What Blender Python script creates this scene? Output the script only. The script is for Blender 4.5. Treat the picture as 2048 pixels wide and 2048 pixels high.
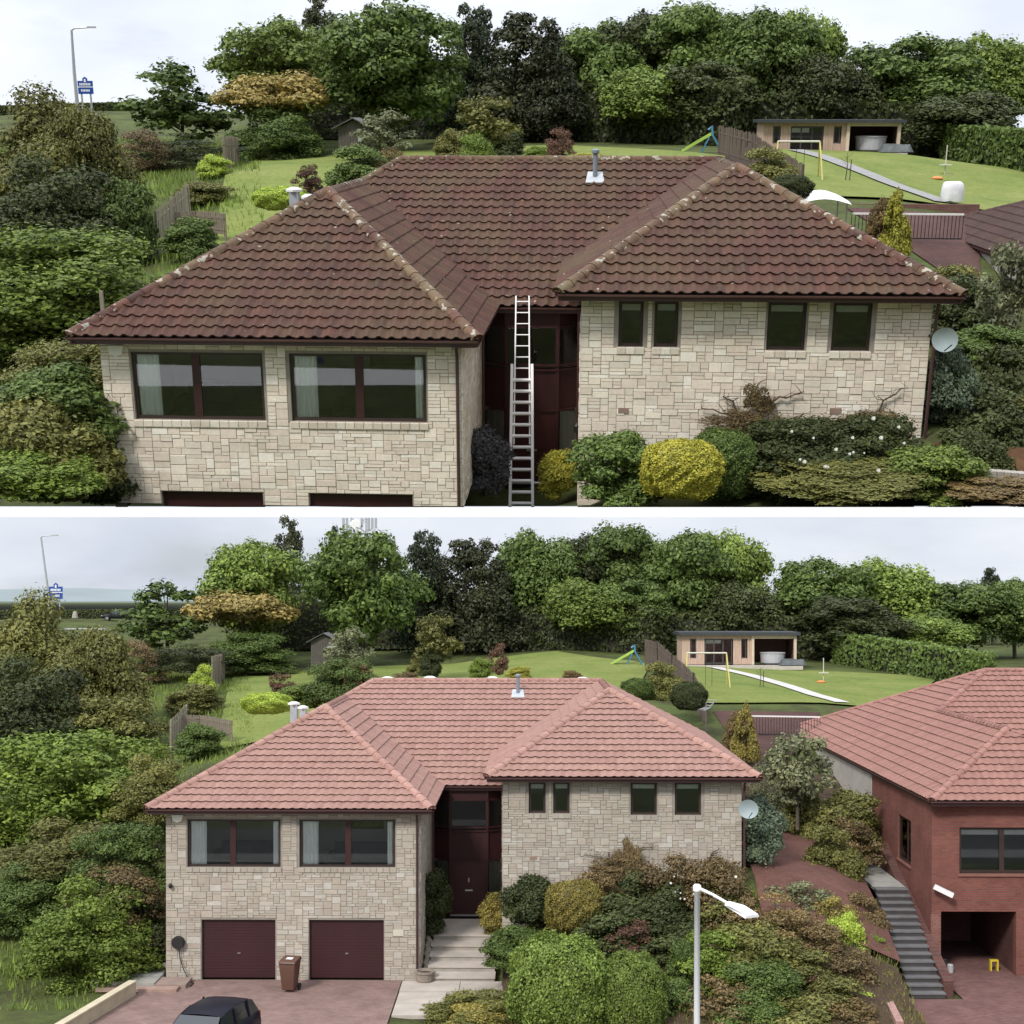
import bpy, bmesh, math, random
import numpy as np
from mathutils import Vector, Matrix
for o in list(bpy.data.objects): bpy.data.objects.remove(o)
S = bpy.context.scene
COL = S.collection
R = math.radians
# ---------------------------------------------------------------- camera, world, sun, exposure
# Two places are built, one above the other: the lower one at ground level, the upper one on a raised,
# tilted white ledge that stands farther back. FOC, PPY: the lens (2048 px picture), rows of the level line.
FOC, PPY = 2844.0, 1214.0
CAM_LOW = (13.000, -47.761, 12.946, R(.776), R(.293))     # x, y, z, yaw, pitch down
CAM_UP = (12.425, -32.951, 10.830, R(3.438), R(19.125))   # the same, seen from within the upper place
UP_SCALE = 8.0
def pose(c):
    x, y, z, yaw, p = c
    return Matrix.Translation((x, y, z)) @ Matrix.Rotation(yaw, 4, 'Z') @ Matrix.Rotation(R(90) - p, 4, 'X')
cd = bpy.data.cameras.new('Camera'); cam = bpy.data.objects.new('Camera', cd); COL.objects.link(cam)
cam.matrix_world = pose(CAM_LOW)
cd.sensor_width = 36; cd.lens = 36 * FOC / 2048; cd.shift_y = (PPY - 1024) / 2048
cd.clip_start = 1; cd.clip_end = 20000
S.camera = cam
S.render.resolution_x = S.render.resolution_y = 1024
W = bpy.data.worlds.new('World'); S.world = W; W.use_nodes = True
SUN_EL, SUN_AZ = 40, 208      # azimuth clockwise from +Y (the viewing direction)
def build_world():
    nt = W.node_tree; nt.nodes.clear(); N = nt.nodes.new; L = nt.links.new
    out = N('ShaderNodeOutputWorld'); bg = N('ShaderNodeBackground'); bg.inputs[1].default_value = .1
    sky = N('ShaderNodeTexSky'); sky.sky_type = 'NISHITA'; sky.sun_disc = False
    sky.sun_elevation = R(SUN_EL); sky.sun_rotation = R(SUN_AZ); sky.air_density = 1.2; sky.dust_density = 2
    tc = N('ShaderNodeTexCoord'); mp = N('ShaderNodeMapping'); mp.inputs['Scale'].default_value = (1, 1, 3.2)
    n1 = N('ShaderNodeTexNoise'); n1.inputs['Scale'].default_value = 5; n1.inputs['Detail'].default_value = 7; n1.inputs['Roughness'].default_value = .55
    r1 = N('ShaderNodeValToRGB'); r1.color_ramp.elements[0].position = .28; r1.color_ramp.elements[1].position = .46
    r1.color_ramp.elements[0].color = (.72,)*3 + (1,); r1.color_ramp.elements[1].color = (1, 1, 1, 1)
    n2 = N('ShaderNodeTexNoise'); n2.inputs['Scale'].default_value = 4.5; n2.inputs['Detail'].default_value = 8
    r2 = N('ShaderNodeValToRGB'); r2.color_ramp.elements[0].position = .32; r2.color_ramp.elements[1].position = .64
    r2.color_ramp.elements[0].color = (5.3, 5.75, 6.6, 1); r2.color_ramp.elements[1].color = (7.2, 7.5, 8.05, 1)
    sx = N('ShaderNodeSeparateXYZ'); ma = N('ShaderNodeMath'); ma.operation = 'MULTIPLY_ADD'; ma.use_clamp = False
    ma.inputs[1].default_value = 1.5; ma.inputs[2].default_value = 1.0
    mx = N('ShaderNodeMath'); mx.operation = 'MAXIMUM'; mx.inputs[1].default_value = 0
    vm = N('ShaderNodeVectorMath'); vm.operation = 'SCALE'
    mix = N('ShaderNodeMixRGB')
    L(tc.outputs['Generated'], mp.inputs[0]); L(mp.outputs[0], n1.inputs[0]); L(mp.outputs[0], n2.inputs[0])
    L(n1.outputs[0], r1.inputs[0]); L(n2.outputs[0], r2.inputs[0])
    L(tc.outputs['Generated'], sx.inputs[0]); pw = N('ShaderNodeMath'); pw.operation = 'POWER'; pw.inputs[1].default_value = 2.0; L(sx.outputs[2], mx.inputs[0]); L(mx.outputs[0], pw.inputs[0]); L(pw.outputs[0], ma.inputs[0])
    L(r2.outputs[0], vm.inputs[0]); L(ma.outputs[0], vm.inputs['Scale'])
    L(r1.outputs[0], mix.inputs[0]); L(sky.outputs[0], mix.inputs[1]); L(vm.outputs[0], mix.inputs[2])
    L(mix.outputs[0], bg.inputs[0]); L(bg.outputs[0], out.inputs[0])
build_world()
sd = bpy.data.lights.new('Sun', 'SUN'); sd.energy = 2.5; sd.angle = R(10); sd.color = (1, .96, .9)
sun = bpy.data.objects.new('Sun', sd); COL.objects.link(sun)
sun.rotation_euler = (R(90 - SUN_EL), 0, R(180 - SUN_AZ) + R(180) * 0)
sun.matrix_world = Vector((math.sin(R(SUN_AZ)) * math.cos(R(SUN_EL)), math.cos(R(SUN_AZ)) * math.cos(R(SUN_EL)), math.sin(R(SUN_EL)))).to_track_quat('Z', 'Y').to_matrix().to_4x4()
S.view_settings.view_transform = 'Standard'; S.view_settings.look = 'None'; S.view_settings.gamma = 1
S.view_settings.exposure = 0.30

# ---------------------------------------------------------------- materials
MATS = {}
def nodes(name):
    m = bpy.data.materials.new(name); m.use_nodes = True; nt = m.node_tree
    b = nt.nodes['Principled BSDF']; return m, nt, b
def ramp(nt, fac, stops):
    r = nt.nodes.new('ShaderNodeValToRGB'); e = r.color_ramp.elements
    while len(e) < len(stops): e.new(.5)
    for i, (p, c) in enumerate(stops): e[i].position = p; e[i].color = tuple(c) + (1,)
    nt.links.new(fac, r.inputs[0]); return r.outputs[0]
def noise(nt, scale, detail=4, rough=.55, coord='Object', vec=None, stretch=None):
    n = nt.nodes.new('ShaderNodeTexNoise'); n.inputs['Scale'].default_value = scale; n.inputs['Detail'].default_value = detail
    n.inputs['Roughness'].default_value = rough
    if vec is None: vec = nt.nodes.new('ShaderNodeTexCoord').outputs[coord]
    if stretch:
        mp = nt.nodes.new('ShaderNodeMapping'); mp.inputs['Scale'].default_value = stretch; nt.links.new(vec, mp.inputs[0]); vec = mp.outputs[0]
    nt.links.new(vec, n.inputs[0]); return n.outputs[0]
def mixc(nt, fac, a, b, mode='MIX'):
    m = nt.nodes.new('ShaderNodeMixRGB'); m.blend_type = mode
    for i, v in enumerate((fac, a, b)):
        if hasattr(v, 'links'): nt.links.new(v, m.inputs[i])
        elif i == 0: m.inputs[0].default_value = v
        else: m.inputs[i].default_value = tuple(v) + (1,)
    return m.outputs[0]
def bump(nt, b, h, strength=.4, dist=.02):
    n = nt.nodes.new('ShaderNodeBump'); n.inputs['Strength'].default_value = strength; n.inputs['Distance'].default_value = dist
    nt.links.new(h, n.inputs['Height']); nt.links.new(n.outputs[0], b.inputs['Normal'])
def sc(c, k): return tuple(min(1, x * k) for x in c)
def mat(name, c, rough=.6, var=.25, scale=3, metal=0, bmp=.2, fine=None, spec=.5, stretch=None):
    """plain surface with uneven tone: two noises for colour, one for relief"""
    if name in MATS: return MATS[name]
    m, nt, b = nodes(name)
    f = noise(nt, scale, 6, .6, stretch=stretch)
    col = ramp(nt, f, [(.25, sc(c, 1 - var)), (.75, sc(c, 1 + var))])
    nt.links.new(col, b.inputs['Base Color'])
    b.inputs['Roughness'].default_value = rough; b.inputs['Metallic'].default_value = metal; b.inputs['Specular IOR Level'].default_value = spec
    if bmp: bump(nt, b, noise(nt, fine or scale * 8, 5), bmp, .01)
    MATS[name] = m; return m
def leafmat(name, c, c2=None, trans=.2):
    if name in MATS: return MATS[name]
    m, nt, b = nodes(name)
    at = nt.nodes.new('ShaderNodeAttribute'); at.attribute_name = 'tint'
    oi = nt.nodes.new('ShaderNodeObjectInfo')
    c2 = c2 or (c[0] * 1.25, c[1] * 1.15, c[2])
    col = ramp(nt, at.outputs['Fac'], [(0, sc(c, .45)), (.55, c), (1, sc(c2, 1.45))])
    hs = nt.nodes.new('ShaderNodeHueSaturation'); nt.links.new(col, hs.inputs['Color'])
    mr = nt.nodes.new('ShaderNodeMapRange'); mr.inputs[3].default_value = .80; mr.inputs[4].default_value = 1.2
    nt.links.new(oi.outputs['Random'], mr.inputs[0]); nt.links.new(mr.outputs[0], hs.inputs['Value'])
    hs.inputs['Saturation'].default_value = .95
    nt.links.new(hs.outputs[0], b.inputs['Base Color']); b.inputs['Roughness'].default_value = .55; b.inputs['Specular IOR Level'].default_value = .3
    tr = nt.nodes.new('ShaderNodeBsdfTranslucent'); nt.links.new(hs.outputs[0], tr.inputs[0])
    mx = nt.nodes.new('ShaderNodeMixShader'); mx.inputs[0].default_value = trans
    nt.links.new(b.outputs[0], mx.inputs[1]); nt.links.new(tr.outputs[0], mx.inputs[2])
    nt.links.new(mx.outputs[0], nt.nodes['Material Output'].inputs[0])
    MATS[name] = m; return m
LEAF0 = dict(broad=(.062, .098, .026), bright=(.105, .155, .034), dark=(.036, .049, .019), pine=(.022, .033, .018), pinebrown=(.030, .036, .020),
            olive=(.098, .104, .034), ochre=(.200, .165, .062), yellow=(.235, .235, .032), lime=(.22, .30, .045), brown=(.105, .078, .044),
            red=(.085, .046, .038), blue=(.075, .105, .088), laurel=(.092, .138, .022), grey=(.11, .125, .085), rust=(.125, .092, .045), lilac=(.07, .07, .105), gold=(.165, .145, .04))
LEAF = {k: tuple(min(.6, x * q) for x, q in zip(v, (1.62, 1.55, 1.15))) for k, v in LEAF0.items()}
def leaf(k): return leafmat('leaf_' + k, LEAF[k])
def stonemat(name, cols, per_object, k=1.0):
    if name in MATS: return MATS[name]
    m, nt, b = nodes(name)
    if per_object:
        f = nt.nodes.new('ShaderNodeObjectInfo').outputs['Color']; s_ = nt.nodes.new('ShaderNodeSeparateColor'); nt.links.new(f, s_.inputs[0]); f = s_.outputs[0]
    else:
        a = nt.nodes.new('ShaderNodeAttribute'); a.attribute_name = 'tint'; f = a.outputs['Fac']
    n = len(cols); col = ramp(nt, f, [(i / (n - 1), c) for i, c in enumerate(cols)])
    geo = nt.nodes.new('ShaderNodeNewGeometry')
    f2 = noise(nt, .9 * k, 6, .65, vec=geo.outputs['Position']); f3 = noise(nt, 14 * k, 4, .6, vec=geo.outputs['Position'])
    col = mixc(nt, .5, col, ramp(nt, f2, [(.3, (.62, .60, .56)), (.65, (1, 1, 1))]), 'MULTIPLY')
    col = mixc(nt, .45, col, ramp(nt, f3, [(.3, (.7, .68, .66)), (.7, (1.0, 1.0, 1.0))]), 'MULTIPLY')
    nt.links.new(col, b.inputs['Base Color']); b.inputs['Roughness'].default_value = .88; b.inputs['Specular IOR Level'].default_value = .2
    bump(nt, b, f3, .4, .010 / k)
    MATS[name] = m; return m
def tilemat(name, c1, c2, moss, per_object, mossiness, lichen=.735):
    if name in MATS: return MATS[name]
    m, nt, b = nodes(name)
    if per_object:
        f = nt.nodes.new('ShaderNodeObjectInfo').outputs['Color']; s_ = nt.nodes.new('ShaderNodeSeparateColor'); nt.links.new(f, s_.inputs[0]); f = s_.outputs[0]
    else:
        a = nt.nodes.new('ShaderNodeAttribute'); a.attribute_name = 'tint'; f = a.outputs['Fac']
    col = ramp(nt, f, [(0, c1), (1, c2)])
    geo = nt.nodes.new('ShaderNodeNewGeometry'); tr = nt.nodes.new('ShaderNodeVectorTransform'); tr.vector_type = 'POINT'; tr.convert_from = 'WORLD'; tr.convert_to = 'WORLD'
    pos = geo.outputs['Position']
    k = 1 / UP_SCALE if mossiness > .2 else 1
    f1 = noise(nt, .55 * k, 7, .7, vec=pos); f2 = noise(nt, 9 * k, 5, .65, vec=pos); f3 = noise(nt, 5.5 * k, 2, .5, vec=pos)
    mm = ramp(nt, f1, [(.42, (0, 0, 0)), (.72, (mossiness,) * 3)])
    col = mixc(nt, mm, col, moss)
    col = mixc(nt, .6, col, ramp(nt, f2, [(.28, (.55, .55, .55)), (.7, (1.1, 1.1, 1.1))]), 'MULTIPLY')
    if mossiness > .2: col = mixc(nt, ramp(nt, f3, [(lichen, (0, 0, 0)), (lichen + .04, (.75,) * 3)]), col, (.42, .40, .33))
    nt.links.new(col, b.inputs['Base Color']); b.inputs['Roughness'].default_value = .72; b.inputs['Specular IOR Level'].default_value = .35
    bump(nt, b, f2, .35, .01 / k)
    MATS[name] = m; return m
def groundmat(name, stops, scale, fine, bmp=.5, k=1):
    if name in MATS: return MATS[name]
    m, nt, b = nodes(name); geo = nt.nodes.new('ShaderNodeTexCoord').outputs['Object']
    f = noise(nt, scale, 8, .68, vec=geo); g = noise(nt, fine, 5, .7, vec=geo)
    col = mixc(nt, .55, ramp(nt, f, stops), ramp(nt, g, [(.25, (.45, .45, .42)), (.75, (1.25, 1.25, 1.2))]), 'MULTIPLY')
    nt.links.new(col, b.inputs['Base Color']); b.inputs['Roughness'].default_value = .95; b.inputs['Specular IOR Level'].default_value = .15
    bump(nt, b, g, bmp, .06 * k); MATS[name] = m; return m
def brickmat(name, c1, c2, mortar, bw, bh, flat=False, msize=.012):
    """running-bond brickwork too small in the picture to be built brick by brick (object space, box mapped)"""
    if name in MATS: return MATS[name]
    m, nt, b = nodes(name); tc = nt.nodes.new('ShaderNodeTexCoord'); sx = nt.nodes.new('ShaderNodeSeparateXYZ'); nt.links.new(tc.outputs['Object'], sx.inputs[0])
    cx = nt.nodes.new('ShaderNodeCombineXYZ')
    if flat: nt.links.new(sx.outputs[0], cx.inputs[0]); nt.links.new(sx.outputs[1], cx.inputs[1])
    else:
        ad = nt.nodes.new('ShaderNodeMath'); ad.operation = 'ADD'; nt.links.new(sx.outputs[0], ad.inputs[0]); nt.links.new(sx.outputs[1], ad.inputs[1])
        nt.links.new(ad.outputs[0], cx.inputs[0]); nt.links.new(sx.outputs[2], cx.inputs[1])
    br = nt.nodes.new('ShaderNodeTexBrick'); nt.links.new(cx.outputs[0], br.inputs[0])
    br.inputs['Scale'].default_value = 1; br.inputs['Brick Width'].default_value = bw; br.inputs['Row Height'].default_value = bh; br.inputs['Mortar Size'].default_value = msize
    br.inputs['Color1'].default_value = c1 + (1,); br.inputs['Color2'].default_value = c2 + (1,); br.inputs['Mortar'].default_value = mortar + (1,)
    f = noise(nt, 1.1, 6, .65); col = mixc(nt, .7, br.outputs[0], ramp(nt, f, [(.3, (.62, .6, .6)), (.7, (1.15, 1.15, 1.15))]), 'MULTIPLY')
    nt.links.new(col, b.inputs['Base Color']); b.inputs['Roughness'].default_value = .85; b.inputs['Specular IOR Level'].default_value = .2
    inv = nt.nodes.new('ShaderNodeMath'); inv.operation = 'SUBTRACT'; inv.inputs[0].default_value = 1; nt.links.new(br.outputs['Fac'], inv.inputs[1])
    bump(nt, b, inv.outputs[0], .6, .008); MATS[name] = m; return m
def glassmat():
    if 'glass' in MATS: return MATS['glass']
    m, nt, b = nodes('glass'); o = nt.nodes['Material Output']
    t = nt.nodes.new('ShaderNodeBsdfTransparent'); t.inputs[0].default_value = (.95, .97, .96, 1)
    g = nt.nodes.new('ShaderNodeBsdfGlossy'); g.inputs['Roughness'].default_value = .02
    fr = nt.nodes.new('ShaderNodeFresnel'); fr.inputs[0].default_value = 1.62
    mx = nt.nodes.new('ShaderNodeMixShader'); nt.links.new(fr.outputs[0], mx.inputs[0]); nt.links.new(t.outputs[0], mx.inputs[1]); nt.links.new(g.outputs[0], mx.inputs[2])
    nt.links.new(mx.outputs[0], o.inputs[0]); MATS['glass'] = m; return m

# ---------------------------------------------------------------- mesh builder
class MB:
    def __init__(s): s.v = []; s.f = []; s.m = []; s.t = []
    def add(s, vs, fs, mi=0, tint=.5):
        o = len(s.v); s.v += [tuple(v) for v in vs]
        for f in fs: s.f.append([o + i for i in f]); s.m.append(mi); s.t.append(tint)
        return s
    def box(s, a, b, mi=0, tint=.5):
        x0, y0, z0 = a; x1, y1, z1 = b
        return s.add([(x0, y0, z0), (x1, y0, z0), (x1, y1, z0), (x0, y1, z0), (x0, y0, z1), (x1, y0, z1), (x1, y1, z1), (x0, y1, z1)],
                     [(3, 2, 1, 0), (4, 5, 6, 7), (0, 1, 5, 4), (1, 2, 6, 5), (2, 3, 7, 6), (3, 0, 4, 7)], mi, tint)
    def tube(s, pts, r, n=8, mi=0, cap=True, tint=.5):
        pts = [Vector(p) for p in pts]; rs = r if isinstance(r, (list, tuple)) else [r] * len(pts); rings = []
        o = len(s.v)
        for i, p in enumerate(pts):
            d = (pts[min(i + 1, len(pts) - 1)] - pts[max(i - 1, 0)]).normalized()
            a = d.cross(Vector((0, 0, 1)) if abs(d.z) < .9 else Vector((1, 0, 0))).normalized(); c = d.cross(a)
            for k in range(n):
                t = 2 * math.pi * k / n; s.v.append(tuple(p + (a * math.cos(t) + c * math.sin(t)) * rs[i]))
        for i in range(len(pts) - 1):
            for k in range(n):
                k2 = (k + 1) % n; s.f.append([o + i * n + k, o + i * n + k2, o + (i + 1) * n + k2, o + (i + 1) * n + k]); s.m.append(mi); s.t.append(tint)
        if cap:
            s.f.append([o + k for k in range(n)]); s.m.append(mi); s.t.append(tint)
            e = o + (len(pts) - 1) * n; s.f.append([e + k for k in reversed(range(n))]); s.m.append(mi); s.t.append(tint)
        return s
    def bar(s, a, b, w, h, mi=0, tint=.5):
        """square bar from a to b"""
        a, b = Vector(a), Vector(b); d = (b - a).normalized(); u = d.cross(Vector((0, 0, 1)) if abs(d.z) < .95 else Vector((0, 1, 0))).normalized(); v = u.cross(d)
        vs = []
        for p in (a, b):
            for i, j in ((-1, -1), (1, -1), (1, 1), (-1, 1)): vs.append(p + u * i * w / 2 + v * j * h / 2)
        return s.add(vs, [(3, 2, 1, 0), (4, 5, 6, 7), (0, 1, 5, 4), (1, 2, 6, 5), (2, 3, 7, 6), (3, 0, 4, 7)], mi, tint)
    def lathe(s, prof, c=(0, 0, 0), n=14, mi=0, tint=.5):
        o = len(s.v)
        for r, z in prof:
            for k in range(n): t = 2 * math.pi * k / n; s.v.append((c[0] + r * math.cos(t), c[1] + r * math.sin(t), c[2] + z))
        for i in range(len(prof) - 1):
            for k in range(n):
                k2 = (k + 1) % n; s.f.append([o + i * n + k, o + i * n + k2, o + (i + 1) * n + k2, o + (i + 1) * n + k]); s.m.append(mi); s.t.append(tint)
        s.f.append([o + k for k in reversed(range(n))]); s.m.append(mi); s.t.append(tint)
        e = o + (len(prof) - 1) * n; s.f.append([e + k for k in range(n)]); s.m.append(mi); s.t.append(tint)
        return s
    def poly(s, pts, mi=0, tint=.5): return s.add(pts, [tuple(range(len(pts)))], mi, tint)
    def prism(s, pts, d, mi=0, tint=.5):
        """polygon pts pushed along d"""
        n = len(pts); d = Vector(d); v = [Vector(p) for p in pts] + [Vector(p) + d for p in pts]
        return s.add(v, [tuple(reversed(range(n))), tuple(range(n, 2 * n))] + [(i, (i + 1) % n, n + (i + 1) % n, n + i) for i in range(n)], mi, tint)
    def mesh(s, name, mats, smooth=False, tint=False):
        me = bpy.data.meshes.new(name); me.from_pydata(s.v, [], s.f)
        for m in (mats if isinstance(mats, (list, tuple)) else [mats]): me.materials.append(m)
        if any(s.m): me.polygons.foreach_set('material_index', s.m)
        if tint: a = me.attributes.new('tint', 'FLOAT', 'FACE'); a.data.foreach_set('value', s.t)
        if smooth: me.polygons.foreach_set('use_smooth', [True] * len(me.polygons))
        me.update(); return me
def link(name, me, parent=None, loc=None, rot=None, scale=None, kind=None):
    o = bpy.data.objects.new(name, me); COL.objects.link(o)
    if parent: o.parent = parent
    if loc is not None: o.location = loc
    if rot is not None: o.rotation_euler = rot
    if scale is not None: o.scale = scale
    if kind: o['kind'] = kind
    return o
def part(name, mb, mats, parent, smooth=False, kind=None, tint=False):
    me = mb.mesh(name, mats, smooth, tint); o = link(name, me, parent, kind=kind)
    if parent is not None and parent.type == 'EMPTY' and parent.parent is None: o.location = -Vector(parent.location)
    return o
def np_mesh(name, V, Fc, tint, mats):
    me = bpy.data.meshes.new(name); n = len(V); k = len(Fc); q = Fc.shape[1]
    me.vertices.add(n); me.vertices.foreach_set('co', V.astype('f4').ravel())
    me.loops.add(k * q); me.loops.foreach_set('vertex_index', Fc.astype('i4').ravel())
    me.polygons.add(k); me.polygons.foreach_set('loop_start', (np.arange(k) * q).astype('i4')); me.polygons.foreach_set('loop_total', np.full(k, q, 'i4'))
    for m in mats: me.materials.append(m)
    if tint is not None: a = me.attributes.new('tint', 'FLOAT', 'FACE'); a.data.foreach_set('value', tint.astype('f4'))
    me.update(); me.validate(); return me

# ---------------------------------------------------------------- the two places
class Place: pass
def make_place(key, camdef):
    T = Place(); T.key = key; T.cam = camdef; T.top = []
    T.sfx = 'by the mossy brown roof' if key == 'up' else 'by the clean pink roof'
    return T
def ray(T, px, py):
    x, y, z, yaw, p = T.cam; c = ((px - 1024) / FOC, 1, (PPY - py) / FOC); cp, sp = math.cos(p), math.sin(p)
    Y = cp * c[1] + sp * c[2]; Z = -sp * c[1] + cp * c[2]; cy, sy = math.cos(yaw), math.sin(yaw)
    return Vector((x, y, z)), Vector((cy * c[0] - sy * Y, sy * c[0] + cy * Y, Z))
def at(T, px, py, y):
    """the point of the place seen at picture position px, py whose distance into the place is y"""
    o, d = ray(T, px, py); return o + d * ((y - o.y) / d.y)
def atz(T, px, py, z):
    o, d = ray(T, px, py); return o + d * ((z - o.z) / d.z)
UP = make_place('up', CAM_UP); LOW = make_place('low', CAM_LOW)
_o, _d1 = ray(UP, 0, 1014); _, _d2 = ray(UP, 2048, 1014); SLN = _d1.cross(_d2).normalized()
if SLN.z < 0: SLN = -SLN
def slab_z(x, y): return _o.z - (SLN.x * (x - _o.x) + SLN.y * (y - _o.y)) / SLN.z
def rbf(P):
    P = np.array([tuple(p) for p in P]); n = len(P); d = np.hypot(P[:, None, 0] - P[None, :, 0], P[:, None, 1] - P[None, :, 1])
    A = np.zeros((n + 1, n + 1)); A[:n, :n] = -d + np.eye(n) * -.6; A[n, :n] = A[:n, n] = 1
    w = np.linalg.solve(A, np.append(P[:, 2], 0))
    def f(x, y):
        x = np.asarray(x, float); y = np.asarray(y, float)
        d = np.hypot(x[..., None] - P[:, 0], y[..., None] - P[:, 1]); return (-d) @ w[:n] + w[n]
    return f
COMMON = [(-16, -14, -.6), (4, -14, -.1), (18, -14, -.4), (40, -14, -.2), (-12, 1, .2), (-3, 1, .2), (4, -1, -.06), (9, -1, -.06), (4, -6, -.06), (0, -3, -.06), (8, -5, -.06), (4, 3, -.06),
          (10.5, 0, -.05), (10.6, 3.5, .4), (10.6, 6, .8), (12.3, .6, 1.5), (16, .8, 2.5), (20.3, 1, 3.3), (14, -3.5, .4), (19, -4, .7), (23, 1, 3.1), (23.5, -3.5, .7), (27.5, -3, -.06), (31, -3, -.06), (31, 1, -.06), (27.5, 1, .6),
          (25.6, 5, 2.9), (24, 9, 3.6), (-6, 10, 2.6), (-2.5, 10, 3.1), (-16, 12, 2.4), (22.5, 15, 4.9), (10, 21, 6.0), (2, 20, 6.0), (-60, 30, 5), (-60, 5, 1), (90, 5, 1), (90, 60, 8)]
def px_ctrl(T, L): return [at(T, *p) for p in L]
LOW.gz = rbf(COMMON + px_ctrl(LOW, [(342, 1508, 27), (420, 1400, 40), (480, 1347, 60), (740, 1332, 62), (900, 1330, 62), (1100, 1303, 64), (1280, 1325, 54), (1365, 1332, 55), (1600, 1345, 53), (1450, 1412, 32), (1640, 1412, 32),
             (1800, 1308, 80), (1950, 1296, 90), (100, 1236, 150), (250, 1238, 150), (150, 1300, 70), (200, 1420, 36)]) + [(-150, 300, 9.2), (150, 300, 9.5), (0, 500, 9.5), (-400, 500, 9), (400, 500, 9), (-400, 0, 3), (400, 0, 3)])
UP.gz0 = rbf(COMMON + px_ctrl(UP, [(319, 514, 27), (470, 350, 42), (600, 316, 60), (720, 312, 58), (955, 308, 58), (1100, 290, 64), (1440, 312, 50), (1527, 299, 55), (1800, 312, 53), (1790, 405, 32), (1950, 335, 62), (2000, 400, 40),
             (150, 222, 104), (300, 226, 104), (150, 330, 60), (120, 430, 36)]) + [(60, 110, 9), (-75, 110, 9)])
def up_gz(x, y):
    x = np.asarray(x, float); y = np.asarray(y, float); return np.maximum(UP.gz0(x, y), slab_z(x, y) + .02)
UP.gz = up_gz
def gz(T, x, y): return float(T.gz(np.array([x]), np.array([y]))[0])
def thing(T, name, label, cat, loc=(0, 0, 0), rz=0, group=None, sfx=True):
    o = bpy.data.objects.new(name, None); COL.objects.link(o); o.location = loc; o.rotation_euler = (0, 0, rz); o.empty_display_size = .3
    return tag(T, o, label, cat, group, sfx)
def tag(T, o, label, cat, group=None, sfx=True):
    o['label'] = label + (' ' + T.sfx if sfx else ''); o['category'] = cat
    if group: o['group'] = group + (' of the upper view' if T.key == 'up' else ' of the lower view')
    T.top.append(o); return o
def solo(T, name, mb, mats, label, cat, group=None, sfx=True, smooth=False):
    """a thing that is one mesh; its origin goes to the bottom centre"""
    V = np.array(mb.v); c = (V.min(0) + V.max(0)) / 2; c[2] = V[:, 2].min(); mb.v = [tuple(v) for v in V - c]
    o = link(name, mb.mesh(name, mats, smooth)); o.location = c; return tag(T, o, label, cat, group, sfx)
def struct(T, name, mb, mats, smooth=False):
    o = link(name, mb.mesh(name, mats, smooth)); o['kind'] = 'structure'; T.top.append(o); return o

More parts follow.
